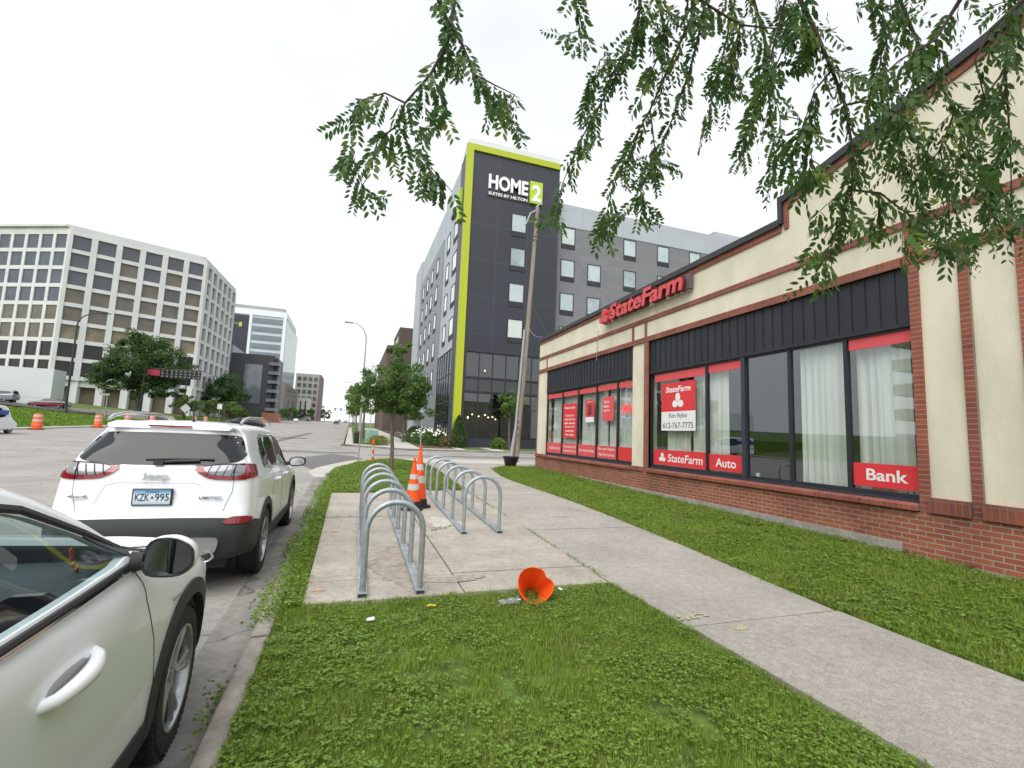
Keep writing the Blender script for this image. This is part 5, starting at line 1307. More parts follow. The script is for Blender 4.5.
stw.tube([mt @ Vector((.185*math.cos(2*PI*k/32), .185*math.sin(2*PI*k/32), 0)) for k in range(33)], .016, 8)
for a_ in (0, PI, -PI/2): stw.tube([mt @ Vector((0,0,-.02)), mt @ Vector((.18*math.cos(a_), .18*math.sin(a_), 0))], [.03,.018], 6)
stw.tube([mt @ Vector((0,0,-.03)), (-.37,-.85,.93)], .035, 8); stw.build('steering_wheel', M['plastic'], kia, world=False, smooth=True)
for sx_ in (-.37,.37):
    s_ = MB(); s_.prism(chaikin([(-1.35,.42),(-1.30,.60),(-1.82,.58),(-1.98,1.12),(-2.10,1.14),(-2.02,.50)],2), lambda u,v,w: (w,u,v), sx_-.24, sx_+.24)
    s_.obox((sx_,-2.08,1.24), (.25,.10,.19), Matrix.Rotation(R(-12),3,'X')); s_.tube([(sx_-.06,-2.05,1.1),(sx_-.06,-2.06,1.2)],.008,6); s_.tube([(sx_+.06,-2.05,1.1),(sx_+.06,-2.06,1.2)],.008,6)
    s_.build('seat', M['interior2'], kia, world=False, bevel=.04)
s_ = MB(); s_.prism(chaikin([(-2.3,.42),(-2.3,.62),(-2.8,.6),(-2.98,1.15),(-3.1,1.15),(-3.0,.45)],2), lambda u,v,w: (w,u,v), -.65, .65); s_.build('rear_seat', M['interior2'], kia, world=False, bevel=.04)
tg = MB(); tg.box(-.56,.56,-3.0,-1.35,1.49,1.51); tg.build('headliner', M['interior2'], kia, world=False)
pt = MB()
for k, (z_, h_) in enumerate([(1.175,.045),(1.125,.018),(1.09,.03)]): pt.obox((.66,-.70+.03*k,z_), (.004,.022,h_), Matrix.Rotation(R(20),3,'X'))
pt.build('parking_tag', M['cone'], kia, world=False)

# ------------------------------------------------------------------ simple cars for mid and far distance
def far_car(name, label, x, y, rz, paint, kind='sedan', group=None, parts=True, zoff=None, lights='front'):
    z = (g(y)-.125) if zoff is None else zoff
    c = thing(name, label, 'car', (x,y,z), rz, group)
    if kind == 'sedan':
        st = [(-2.2,.80,.3,.95,.72,.98,.6,1.0),(-1.7,.88,.26,.97,.78,1.01,.62,1.05),(-1.2,.90,.24,.96,.80,1.20,.62,1.27),(-.6,.90,.22,.95,.81,1.34,.60,1.42),(.1,.90,.22,.93,.81,1.34,.60,1.43),(.7,.90,.22,.91,.81,1.10,.68,1.18),(1.2,.90,.24,.89,.80,.93,.70,.97),(1.8,.86,.26,.80,.72,.83,.6,.86),(2.1,.78,.3,.70,.6,.72,.5,.75)]
        yr_ = [(.2,-2.25),(.5,-2.35),(.95,-2.3),(1.4,-1.2)]; yf_ = [(.2,2.2),(.5,2.35),(.7,2.3),(1,2.0)]
        wa = (-1.38,1.40); glz = [(-1.35,1.00),(-1.05,1.22),(-.6,1.34),(.1,1.34),(.55,1.17),(.98,.97)]
    else:
        hh = .14 if kind == 'suv' else .45
        st = [(-2.2,.84,.34,1.1,.80,1.45+hh,.64,1.55+hh),(-1.7,.90,.3,1.1,.82,1.48+hh,.66,1.58+hh),(-.9,.92,.28,1.1,.83,1.5+hh,.67,1.6+hh),(0,.92,.28,1.08,.83,1.48+hh,.67,1.58+hh),(.5,.92,.28,1.07,.83,1.36+hh*.9,.69,1.46+hh*.9),(1.05,.92,.28,1.06,.82,1.11,.72,1.17),(1.6,.90,.3,1.02,.78,1.05,.66,1.08),(2.1,.84,.32,.92,.68,.95,.56,.98)]
        yr_ = [(.3,-2.3),(.6,-2.38),(1.1,-2.32),(1.6+hh,-2.1)]; yf_ = [(.3,2.3),(.6,2.36),(.9,2.28),(1.1,2.1)]
        wa = (-1.36,1.40); glz = [(-2.0,1.15),(-1.95,1.42+hh),(0,1.42+hh),(.45,1.32+hh*.8),(.95,1.12)]
    if kind == 'van':
        st = [(-2.2,.90,.34,1.1,.90,1.92,.86,2.02),(-1.0,.92,.3,1.1,.91,1.94,.87,2.05),(.2,.92,.28,1.1,.91,1.94,.87,2.05),(1.0,.92,.28,1.08,.90,1.80,.84,1.90),(1.6,.92,.3,1.04,.86,1.14,.78,1.2),(2.1,.84,.32,.92,.68,.95,.56,.98)]
        yr_ = [(.3,-2.36),(2.1,-2.32)]; hh = .45
    A = car_shell(st, yr_, yf_, 3, 3); V, F = shell_mb(A); bm = clean_bm(V, F); bv = BVHTree.FromBMesh(bm)
    me = bpy.data.meshes.new('b'); bm.to_mesh(me); bm.free(); obj_from(me, 'body', M[paint], c, 35)
    zb = .95 if kind == 'sedan' else 1.1
    for side in 'RL': obj_from(patch(bv, glz, side, off=.012, res=.3, rnd=1), 'side_window', M['carglass'], c)
    obj_from(patch(bv, [(-.56,.12 if kind=='sedan' else .62),(.56,.12 if kind=='sedan' else .62),(.66,.95),(-.66,.95)], 'T', off=.012, res=.3, rnd=1), 'windscreen', M['carglass'], c)
    if kind == 'sedan': obj_from(patch(bv, [(-.55,-.65),(.55,-.65),(.62,-1.5),(-.62,-1.5)], 'T', off=.012, res=.3, rnd=1), 'rear_window', M['carglass'], c)
    else: obj_from(patch(bv, [(-.6,1.2),(.6,1.2),(.55,1.42+hh),(-.55,1.42+hh)], 'B', off=.012, res=.3, rnd=1), 'rear_window', M['carglass'], c)
    for sx_ in (1,-1):
        obj_from(patch(bv, [(sx_*.45,.62),(sx_*.78,.68),(sx_*.76,.76),(sx_*.45,.72)], 'F', off=.012, res=.3, rnd=0), 'headlight', M['lamp_clear'], c)
        obj_from(patch(bv, [(sx_*.5,.80),(sx_*.78,.80),(sx_*.78,.93),(sx_*.5,.92)], 'B', off=.012, res=.3, rnd=0), 'tail_light', M['lamp_red'], c)
        for ya in wa: 
            wheel(c, sx_*.80, ya, .33, .22, sx_, detail=False)
    return c
TWIGS = [[(0.376,2.359,3.951),(0.352,2.396,3.708),(0.276,2.441,3.535),(0.157,2.5,3.377),(0.131,2.572,3.287),(0.208,2.61,3.191),(0.342,2.627,3.11),(0.47,2.65,3.002)],[(0.157,2.5,3.377),(0.049,2.53,3.427),(-0.068,2.575,3.384),(-0.126,2.655,3.316),(-0.105,2.718,3.167),(-0.037,2.819,3.016)],[(0.342,2.384,3.84),(0.43,2.369,3.712),(0.51,2.361,3.545),(0.638,2.386,3.42),(0.798,2.4,3.29)],[(0.276,2.441,3.535),(0.346,2.43,3.428),(0.374,2.44,3.265)],[(0.51,2.361,3.545),(0.618,2.331,3.494),(0.726,2.3,3.444)],[(0.131,2.572,3.287),(0.032,2.665,3.23),(-0.001,2.693,3.086),(-0.017,2.708,3.0)],[(1.55,2.349,4.298),(1.483,2.408,3.979),(1.353,2.485,3.689),(1.239,2.553,3.431),(1.161,2.609,3.175),(1.146,2.638,2.965)],[(1.943,2.31,4.403),(1.824,2.389,4.071),(1.711,2.465,3.739),(1.593,2.535,3.473),(1.513,2.593,3.208),(1.472,2.642,2.905)],[(1.483,2.408,3.979),(1.333,2.459,3.973),(1.286,2.497,3.781)],[(2.07,2.363,4.497),(2.003,2.432,4.089),(1.912,2.503,3.747),(1.823,2.564,3.474),(1.736,2.609,3.335)],[(1.711,2.465,3.739),(1.761,2.478,3.48),(1.689,2.537,3.182),(1.574,2.591,3.047)],[(2.398,2.434,4.759),(2.341,2.504,4.326),(2.294,2.553,4.037),(2.25,2.597,3.784)],[(2.578,2.182,4.585),(2.511,2.251,4.177),(2.439,2.315,3.837),(2.367,2.378,3.496)],[(2.469,2.25,4.311),(2.513,2.274,3.975),(2.558,2.29,3.707),(2.594,2.305,3.472)],[(1.838,1.477,3.649),(1.914,1.467,3.513),(2.003,1.459,3.331),(2.072,1.454,3.171),(2.116,1.46,2.987),(2.131,1.479,2.779),(2.1,1.503,2.662),(2.054,1.538,2.497),(2.027,1.56,2.38)],[(2.131,1.479,2.779),(2.255,1.438,2.77),(2.372,1.409,2.687),(2.479,1.381,2.617),(2.572,1.358,2.542)],[(2.003,1.459,3.331),(1.934,1.493,3.235),(1.9,1.52,3.094),(1.945,1.527,2.91)],[(1.914,1.467,3.513),(1.787,1.519,3.438),(1.733,1.556,3.273),(1.789,1.556,3.113)],[(2.072,1.454,3.171),(2.18,1.414,3.199),(2.317,1.375,3.135),(2.439,1.352,2.977),(2.49,1.346,2.887)],[(2.9,1.689,4.236),(3.066,1.673,3.888),(3.256,1.642,3.601),(3.419,1.624,3.283),(3.525,1.622,2.992)],[(3.066,1.673,3.888),(2.971,1.733,3.648),(2.964,1.769,3.353),(3.065,1.762,3.12)],[(3.256,1.642,3.601),(3.189,1.693,3.362),(3.266,1.7,3.07),(3.365,1.69,2.867)],[(3.015,1.267,3.878),(3.016,1.307,3.524),(3.066,1.331,3.172),(3.101,1.36,2.819)],[(3.016,1.307,3.524),(2.887,1.375,3.316),(2.829,1.418,3.111)],[(2.312,1.124,3.487),(2.224,1.174,3.315),(2.09,1.229,3.225),(1.985,1.277,3.115)],[(1.779,2.072,4.19),(2.014,2.009,4.052),(2.296,1.915,4.034),(2.521,1.839,4.043)],[(2.244,1.434,3.756),(2.347,1.416,3.615),(2.311,1.445,3.468)],[(2.564,1.038,3.497),(2.441,1.095,3.366),(2.39,1.127,3.237),(2.443,1.128,3.071)],[(3.066,1.331,3.172),(2.981,1.378,3.016),(2.969,1.402,2.839)],[(3.419,1.624,3.283),(3.54,1.596,3.17),(3.641,1.589,2.937)],[(2.014,2.009,4.052),(1.999,2.034,3.874),(1.953,2.067,3.724)],[(1.557,2.151,4.151),(1.6,2.16,3.946),(1.531,2.208,3.736),(1.485,2.24,3.587)],[(1.04,2.229,4.069),(1.079,2.235,3.899)]]
# ================================================================== bike racks
def rack(label, x, y, rz, n, sp, w=.55, H=.87, zt=0.0):
    t = thing('bike_rack', label, 'bike rack', (x, y, g(y)+.004), rz, 'bike racks on the concrete pad')
    tilt = .011
    for k in range(n):
        Y = k*sp; z0 = Y*tilt; r = w/2; mb = MB()
        P = [(-r,Y,z0+.02)]+[(-r,Y,z0+(H-r)*q) for q in (.5,)]+[(-r*math.cos(PI*j/16), Y, z0+H-r+r*math.sin(PI*j/16)) for j in range(17)]+[(r,Y,z0+(H-r)*.5),(r,Y,z0+.02)]
        mb.tube(P, .029, 12); 
        mb.build('hoop', M['galv'], t, smooth=True, world=False)
    for s in (-1,1):
        mb = MB(); L = (n-1)*sp; a = -.06; b = L+.08
        for (x0,x1,z0,z1) in ((-.045,.045,.0,.006),(-.045,-.039,.006,.036),(.039,.045,.006,.036),(-.045,.045,.036,.041)):
            vs = []
            for yy in (a,b): vs += [(s*w/2+x0,yy,z0+yy*tilt),(s*w/2+x1,yy,z0+yy*tilt),(s*w/2+x1,yy,z1+yy*tilt),(s*w/2+x0,yy,z1+yy*tilt)]
            mb.add(vs, [(0,1,2,3),(7,6,5,4),(0,4,5,1),(1,5,6,2),(2,6,7,3),(3,7,4,0)])
        rail = mb.build('rail', M['galv_dark'], t, world=False)
        e = MB(); e.box(s*w/2-.038,s*w/2+.038,a-.002,a+.004,.007,.035); e.build('rail_end', M['room'], rail, world=False)
        bo = MB()
        for yy in (.12, L*.5+.1, L-.1): bo.lathe([(0,.012),(.012,.012),(.012,0)], 6, Matrix.Translation((s*w/2, yy, .041+yy*tilt)))
        bo.build('anchor_bolt', M['steel_pole'], rail, world=False)
    return t
rack('galvanised steel hoop bike rack nearest the kerb, its front hoop at the lawn edge', .49, 4.86, R(-.9), 6, .92, w=.54)
rack('galvanised steel hoop bike rack nearer the sidewalk, right of the traffic cones', 2.065, 7.36, R(-1.6), 6, .99, w=.575)
# ================================================================== cones
def tall_cone(label, x, y, h, rz=0, tiltx=0, base=True, group=None, ring_wide=False, bw=.36):
    t = thing('traffic_cone', label, 'traffic cone', (x, y, g(y)+.006), rz, group); t.rotation_euler = (tiltx, 0, rz)
    m = MB(); m.prism([(-bw/2,-bw/2+.05),(-bw/2+.05,-bw/2),(bw/2-.05,-bw/2),(bw/2,-bw/2+.05),(bw/2,bw/2-.05),(bw/2-.05,bw/2),(-bw/2+.05,bw/2),(-bw/2,bw/2-.05)], lambda u,v,w: (u,v,w), 0, .05)
    m.lathe([(bw*.46,.05),(bw*.455,.10),(bw*.43,.17),(bw*.40,.18)], 20)
    m.build('base', M['rubber'], t, world=False, bevel=.006)
    prof = lambda z: .155*(1-z/h)**1.0*(h/.95)**.3+.026
    c = MB(); zz = [.09+(h-.09)*k/14 for k in range(15)]; c.lathe([(prof(z), z) for z in zz]+[(.034,h+.005),(.034,h+.03),(.018,h+.035),(.016,h+.05),(.03,h+.055),(.03,h+.075),(0.001,h+.078)], 24)
    b = c.build('body', M['cone'], t, world=False, smooth=True)
    for a, e in ((.42,.54),(.64,.74)):
        r = MB(); r.lathe([(prof(h*(a+(e-a)*k/4))+.0025, h*(a+(e-a)*k/4)) for k in range(5)], 24); r.build('reflective_band', M['cone_white'], t, world=False, smooth=True)
    return t
tall_cone('tall orange traffic cone with a black base standing between the two bike racks', 1.40, 9.85, 1.16, R(20), group=None, bw=.42)
c2 = tall_cone('worn shorter orange cone leaning against the taller cone between the bike racks', 1.27, 9.60, .94, R(-15), tiltx=R(5), bw=.40)
m = MB(); m.lathe([(.075,0),(.07,.04),(.055,.05),(.05,.38),(.056,.40),(.05,.42),(.047,.75),(.052,.77),(.03,.95),(.012,1.0),(0.001,1.01)], 16)
t = thing('delineator_post', 'slim orange and white delineator post on the corner grass near the side street', 'post', (1.04, 22.2, g(22.2)))
m.build('post', M['cone'], t, world=False, smooth=True)
for a in (.20,.52): r = MB(); r.lathe([(.0585,a),(.0565,a+.14)], 16); r.build('reflective_band', M['cone_white'], t, world=False, smooth=True)
# fallen orange bucket-like cone top in the grass
t = thing('fallen_cone', 'torn orange cone piece on its side in the near grass, open end towards us', 'traffic cone', (1.81, 4.42, .15))
mt = Matrix.Rotation(R(-14),4,'Z') @ Matrix.Rotation(R(58),4,'X') @ Matrix.Rotation(R(0),4,'Y')
vs = []; n = 40; prof = [(.178,.0),(.176,-.006),(.168,-.02),(.138,-.10),(.108,-.19),(.075,-.28),(.045,-.36)]
mk = MB(); rr_ = random.Random(2)
for r_, z in prof:
    for k in range(n):
        th = 2*PI*k/n; d = -.035*math.exp(-((th-.6)/.30)**2) + .006*math.sin(3*th+1) ; q = r_*(1+d/.15*(1-abs(z)*1.6 if abs(z)<.5 else 0))
        vs.append(mt @ Vector((q*math.cos(th), q*math.sin(th)*.97, z)))
fs = [(i*n+k, i*n+(k+1)%n, (i+1)*n+(k+1)%n, (i+1)*n+k) for i in range(len(prof)-1) for k in range(n)]+[tuple(range(len(prof)*n-n, len(prof)*n))]
mk.add(vs, fs); o = mk.build('shell', M['cone'], t, smooth=True, world=False); s = o.modifiers.new('s','SOLIDIFY'); s.thickness = .005
# crushed clear cup and bits of litter
def crush(name, label, x, y, s, m, seed, cat, flat=.4):
    rr_ = random.Random(seed); mb = MB(); rz = rr_.uniform(0,6)
    mt = Matrix.Translation((x,y,g(y)+.045)) @ Matrix.Rotation(rz,4,'Z') @ Matrix.Rotation(R(82),4,'X')
    n = 14; vs = []; pr = [(.028,0),(.030,.03),(.034,.06),(.037,.09),(.040,.11)]
    for r_, z in pr:
        for k in range(n):
            q = r_*rr_.uniform(.75,1.12)*s; th = 2*PI*k/n; vs.append(mt @ Vector((q*math.cos(th), q*math.sin(th)*flat, (z-.055)*s)))
    mb.add(vs, [(i*n+k, i*n+(k+1)%n, (i+1)*n+(k+1)%n, (i+1)*n+k) for i in range(4) for k in range(n)]+[tuple(range(n))])
    return tag(mb.build(name, m), label, cat)
crush('crushed_cup', 'crushed clear plastic cup lying in the grass left of the torn orange cone', 1.52, 4.34, 1.8, M['clearplastic'], 3, 'litter')
crush('paper_scrap', 'crumpled white paper scrap on the grass edge in front of the left bike rack', .27, 4.18, .55, M['white'], 4, 'litter', .7)
crush('paper_scrap', 'small white paper crumb in the grass right of the torn orange cone', 2.14, 4.55, .38, M['white'], 5, 'litter', .7)
m_ = MB()
rr_ = random.Random(8)
for k in range(5): 
    a = rr_.uniform(0,6); m_.lathe([(.001,0),(.014,.004),(.018,.012)], 7, Matrix.Translation((.80+rr_.uniform(-.03,.03),4.40+rr_.uniform(-.02,.02),.035)))
tag(m_.build('dandelion', mat('flower_yellow', (.7,.55,.04), .7)), 'small yellow flower cluster in the grass before the left bike rack', 'flower')
# dead leaves on the pad
dl = MB(); rr_ = random.Random(12)
for k in range(70):
    x = rr_.uniform(-.25,4.4); y = rr_.uniform(1.6,12); s = rr_.uniform(.008,.02); a = rr_.uniform(0,6); z = g(y)+.013
    dl.add([(x,y,z),(x+s*math.cos(a),y+s*math.sin(a),z+.004),(x+s*1.4*math.cos(a+.5),y+s*1.4*math.sin(a+.5),z+.001),(x+s*math.cos(a+1.1),y+s*math.sin(a+1.1),z+.003)], [(0,1,2,3)])
o = dl.build('fallen_leaves', mat('dead_leaf', (.16,.09,.04), .9), fix=False); o['kind'] = 'stuff'; tag(o, 'scattered brown leaf crumbs on the pavement', 'leaves')
# ================================================================== planter, utility pole
t = thing('planter_pot', 'round black plastic planter pot at the far corner of the brick shop', 'planter', (7.0, 20.55, g(20.5)))
m_ = MB(); m_.lathe([(.001,0),(.24,0),(.25,.02),(.33,.38),(.37,.38),(.375,.46),(.345,.46),(.33,.42),(.001,.40)], 28); m_.build('pot', M['planter'], t, world=False, smooth=True)
m_ = MB(); m_.lathe([(.001,.425),(.328,.415)], 20); m_.build('potting_soil', M['soil'], t, world=False)
UP = (8.35, 23.7, g(23.7))
t = thing('utility_pole', 'tall leaning wooden utility pole with a grey conduit guard beside the shop corner', 'utility pole', UP)
base = Vector((0,0,-.1)); topv = Vector((.84,.25,14.35))
m_ = MB(); m_.tube([base, base.lerp(topv,.5)+Vector((.02,0,0)), topv], [.15,.125,.10], 16); m_.build('wood_pole', M['pole_wood'], t, world=False, smooth=True)
m_ = MB(); o1 = Vector((-.20,-.10,0)); m_.tube([base+o1*1.25+Vector((-.1,0,0)), base.lerp(topv,.13)+o1, base.lerp(topv,.5)+o1*.9], [.12,.075,.055], 10); m_.build('conduit_guard', M['steel_pole'], t, world=False, smooth=True)
m_ = MB(); m_.tube([topv+Vector((0,0,-.15)), topv+Vector((-.45,-.1,-.5)), topv+Vector((-.75,-.15,-1.25))], .045, 8); m_.tube([topv+Vector((-.1,0,-.05)), topv+Vector((.15,0,.25))], .05, 8); m_.build('riser_arm', M['steel_pole'], t, world=False, smooth=True)
for k in range(3): mm = MB(); mm.box(-.02,.06,-.19,-.16,1.5+.35*k,1.62+.35*k); mm.build('pole_tag', M['silver'], t, world=False)
P0 = Vector(UP)+topv
def wire(label, a, b, sag, r=.012):
    pts = [Vector(a).lerp(Vector(b), k/16)+Vector((0,0,-sag*4*(k/16)*(1-k/16))) for k in range(17)]
    m_ = MB(); m_.tube(pts, r, 5); tag(m_.build('overhead_wire', M['steel_pole'], smooth=True), label, 'wire')
wire('overhead wire from the pole top running right towards the hotel wing', P0+Vector((0,0,-.1)), (26.5,42.0,14.6), .6)
wire('overhead wire low on the pole running right towards the hotel wing', Vector(UP)+base.lerp(topv,.62), (19.5,40.6,8.2), .3)
wire('service wire from the pole down to the shop roof corner', Vector(UP)+base.lerp(topv,.52), (8.1,19.9,6.2), .25, .010)
# ================================================================== hotel planting
tree('shade_tree', 'young round-headed tree in the bed in front of the hotel glazing', 'tree', 13.25, 39.6, g(39)+.05, 2.9, .09, [(0,0,3.9,1.35,1.3,1.15),(.3,.2,4.5,.8,.8,.7)], 3800, .17, LEAF_B, seed=21, clumps=34)
def shrub(name, label, cat, x, y, z, rx, ry, h, n, leaf, ml, seed, shape='cone', group=None):
    rg = np.random.default_rng(seed); t = thing(name, label, cat, (x,y,z), 0, group)
    m_ = MB()
    for k in range(6):
        a = k*1.05; m_.tube([(0,0,-.05),(rx*.4*math.cos(a),ry*.4*math.sin(a),h*.7)], [.03,.01], 5)
    m_.build('stem', M['bark'], t, world=False)
    zz = rg.uniform(0,1,n); 
    prof = (1-zz)**.55*(.55+.45*np.minimum(1,zz*6)) if shape == 'cone' else np.sqrt(np.clip(1-(zz*1.02-.25)**2/.62,0.02,1))
    a = rg.uniform(0,2*np.pi,n); rad = prof*(rg.uniform(0,1,n)**.35)*(1+.12*np.sin(a*5+zz*9)+.10*rg.normal(size=n))
    P = np.stack([x+rx*rad*np.cos(a), y+ry*rad*np.sin(a), z+zz*h],1)
    V, F = leaf_quads(P, leaf, rg, .1); np_mesh('foliage', V, F, ml, t, np.repeat(np.clip(rg.normal(.5,.25,n),0,1),4)); return t
shrub('arborvitae', 'clipped cone-shaped evergreen at the foot of the lime stripe', 'shrub', 8.75, 39.7, g(39.7), .85, .85, 2.75, 5200, .13, LEAF_D, 22)
for i,(x,y,s,l) in enumerate([(6.4,49,1.05,'white-flowering hydrangea bush farthest left in the hotel bed'),(6.9,45.5,1.0,'white-flowering hydrangea bush in the middle of the hotel bed'),(7.1,42.3,.95,'white-flowering hydrangea bush nearest the hotel corner')]):
    b = shrub('hydrangea', l, 'shrub', x, y, g(y), 1.35*s, 1.35*s, 1.5*s, 2600, .16, LEAF, 30+i, 'round', 'flowering bushes beside the hotel')
    rg = np.random.default_rng(60+i); m_ = MB()
    for k in range(46):
        a = rg.uniform(0,6.28); e = rg.uniform(.2,1.3); r_ = 1.4*s
        cx, cy, cz = r_*math.cos(a)*math.cos(e), r_*math.sin(a)*math.cos(e), .35+1.15*s*math.sin(e)
        q = rg.uniform(.07,.13); m_.lathe([(0.001,-q),(q*.8,-q*.5),(q,0),(q*.75,q*.6),(0.001,q)], 7, Matrix.Translation((cx,cy,cz)))
    m_.build('flower_head', mat('flower_white', (.72,.72,.66), .8), b, world=False, smooth=True)
for i,(x,y,l) in enumerate([(8.0,39.9,'brown ornamental grass clump left of the cone evergreen'),(12.2,39.3,'green ornamental grass clump under the hotel tree'),(17.5,39.2,'low grass clump before the right end of the hotel glazing')]):
    shrub('ornamental_grass', l, 'plant', x, y, g(y), .7, .5, .9, 900, .28, LEAF_B if i else leafmat('dry_grass', (.16,.11,.06),(.24,.2,.09)), 70+i, 'round')
shrub('flower_bed_plant', 'low orange and green flower clump behind the delineator across the side street', 'plant', 2.3, 40.6, g(40), .9, 1.6, .75, 1800, .13, leafmat('marigold', (.10,.16,.03),(.20,.26,.05),.2,(.75,.16,.03)), 75, 'round')
# ================================================================== small tree beside the racks
tree('young_tree', 'slender young street tree on the corner verge beyond the bike racks', 'tree', 1.53, 18.1, g(18), 2.35, .07,
     [(.0,.0,3.2,1.35,1.2,1.05),(.5,.2,2.5,1.15,1.0,.7),(-.75,-.1,2.7,.85,.8,.75),(.05,0,4.25,.65,.6,.75),(1.05,.1,3.0,.7,.6,.75)], 15000, .10, LEAF, seed=3, clumps=120, clump_r=.24, lean=(-.10,.0), flat=.0)
# street trees further down the right side
for i,(x,y,s,l) in enumerate([(1.3,52,1.0,'first bright green street tree beyond the side street'),(1.2,64,1.05,'second bright green street tree beyond the side street'),(1.4,78,1.15,'third bright street tree, half hidden down the right verge'),(1.0,96,1.2,'fourth street tree down the right verge')]):
    tree('street_tree', l, 'tree', x, y, g(y), 2.6*s, .13, [(0,0,4.6*s,2.0*s,2.1*s,1.9*s),(.5,.3,3.6*s,1.6*s,1.6*s,1.1*s),(-.5,.5,5.6*s,1.1*s,1.1*s,1.0*s)], 4200, .22, LEAF_B, 'street trees down the right verge', 40+i, 50)
tree('ornamental_tree', 'low dark tree in the hotel bed behind the young street tree', 'tree', 4.9, 47, g(47), 1.8, .11, [(0,0,3.4,2.0,1.9,1.3),(.9,.3,2.9,1.3,1.2,.9)], 4200, .19, LEAF, seed=47, clumps=46)
tree('ornamental_tree', 'light green tree between the hotel bed and the street trees', 'tree', 5.2, 62, g(62), 2.2, .11, [(0,0,4.2,2.2,2.1,1.7)], 3600, .22, LEAF_B, seed=48, clumps=40)
# signs, lamp, utility box
def post(name, label, cat, x, y, h, r=.03, mt_='steel_pole', z=None, parts=()):
    t = thing(name, label, cat, (x, y, g(y) if z is None else z)); m_ = MB(); m_.tube([(0,0,-.1),(0,0,h)], r, 10); m_.build('pole', M[mt_], t, world=False, smooth=True); return t
t = post('street_sign', 'thin steel sign post seen edge-on at the verge corner', 'sign', .42, 21.4, 2.9, .028)
m_ = MB(); m_.box(-.09,.09,-.045,-.035,2.35,2.85); m_.build('sign_plate', M['steel_pole'], t, world=False)
t = post('street_sign', 'white parking sign on a post beyond the side street', 'sign', 1.55, 40.6, 3.6, .035)
m_ = MB(); m_.box(-.22,.22,-.05,-.03,2.9,3.7); m_.build('sign_plate', M['white'], t, world=False)
t = post('street_sign', 'small sign on a pale post in front of the white hydrangeas', 'sign', 5.1, 36.2, 3.2, .035)
m_ = MB(); m_.box(-.2,.2,-.05,-.03,2.7,3.25); m_.build('sign_plate', M['steel_pole'], t, world=False)
t = thing('utility_box', 'pale green utility cabinet beside the sign post beyond the side street', 'utility box', (1.75, 41.6, g(42)))
m_ = MB(); m_.box(-.5,.5,-.35,.35,.05,1.2); m_.build('cabinet', M['util_green'], t, world=False, bevel=.05)
m_ = MB(); m_.box(-.44,.44,-.375,-.352,.12,1.1); m_.box(-.012,.012,-.385,-.376,.12,1.1); m_.build('cabinet_door', M['util_green'], t, world=False, bevel=.004)
t = thing('trash_bin', 'dark trash bin left of the pale green utility cabinet', 'bin', (.62, 41.8, g(42)))
m_ = MB(); m_.lathe([(.001,0),(.26,0),(.28,.85),(.30,.87),(.27,.98),(.001,1.05)], 18); m_.build('bin_body', M['planter'], t, world=False, smooth=True)
def cobra(name, label, x, y, z, h, arm, arm_dir, mt_, r=.1, h0=1.3, base=False):
    t = thing(name, label, 'street lamp', (x, y, z)); m_ = MB()
    m_.tube([(0,0,0),(0,0,h*.86)], [r,r*.65], 12); m_.build('pole', M[mt_], t, world=False, smooth=True)
    a = Vector(arm_dir); m_ = MB(); P = [Vector((0,0,h*.86)) + a*(arm*(1-math.cos(PI/2*k/8))) + Vector((0,0,h*.14*math.sin(PI/2*k/8))) for k in range(9)]
    m_.tube(P, [r*.62-(r*.25)*k/8 for k in range(9)], 8); m_.build('arm', M[mt_], t, world=False, smooth=True)
    e = P[-1]; m_ = MB(); rt = Matrix((a, a.cross(Vector((0,0,1)))*-1, Vector((0,0,1)))).transposed()
    m_.obox(e+a*.35, (.8,.3,.13), rt); m_.build('lamp_head', M[mt_], t, world=False, bevel=.04)
    if base: b = MB(); b.lathe([(r*2.2,0),(r*2.2,.35),(r*1.6,.5),(r*1.2,.9),(r*1.05,1.2)], 12); b.build('pole_base', M[mt_], t, world=False, smooth=True)
    return t
cobra('street_lamp', 'tall curved-arm street lamp behind the young tree at the side street', .85, 47.5, g(47.5), 11.3, 1.35, (-1,0,0), 'steel_pole', .10)
cobra('street_lamp', 'black street lamp on the lawn in front of the white office tower', -38.9, 85, g(85)+.95, 15.2, 2.9, (.98,.2,0), 'black_pole', .16, base=True)
cobra('street_lamp', 'far thin street lamp on the right verge near the dark brown block', 1.0, 108, g(108), 10, 2.2, (-1,0,0), 'steel_pole', .1)
# ================================================================== signals on the left
SG = (-35.6, 101, hill(-35.6,101)-.2)
t = thing('traffic_signal', 'black signal pole with a mast arm carrying a red banner and many dark signal heads', 'traffic signal', SG)
m_ = MB(); m_.lathe([(.5,0),(.5,.5),(.3,.7),(.22,1.2)], 12); m_.tube([(0,0,.5),(0,0,9.1)], [.22,.16], 12); m_.build('pole', M['black_pole'], t, world=False, smooth=True)
m_ = MB(); m_.tube([(0,0,8.9),(9.2,-.6,8.95)], [.11,.07], 10); m_.tube([(0,0,8.3),(9.2,-.6,8.35)], [.06,.05], 8); m_.build('mast_arm', M['black_pole'], t, world=False, smooth=True)
m_ = MB(); m_.box(.5,2.4,-.3,-.2,7.6,8.7); m_.build('red_banner', mat('banner_red', (.35,.02,.04), .6), t, world=False)
for k in range(9):
    m_ = MB(); x0 = 2.7+k*.70; m_.box(x0,x0+.60,-.85,-.4,7.3,8.9); hd_ = m_.build('signal_head', M['black_pole'], t, world=False, bevel=.04)
    l_ = MB()
    for q in (7.6,8.1,8.6): l_.lathe([(.001,0),(.15,0),(.17,.12)], 10, Matrix.Translation((x0+.30,-.86,q)) @ Matrix.Rotation(PI/2,4,'X'))
    l_.build('signal_lens', M['steel_pole'], hd_, world=False)
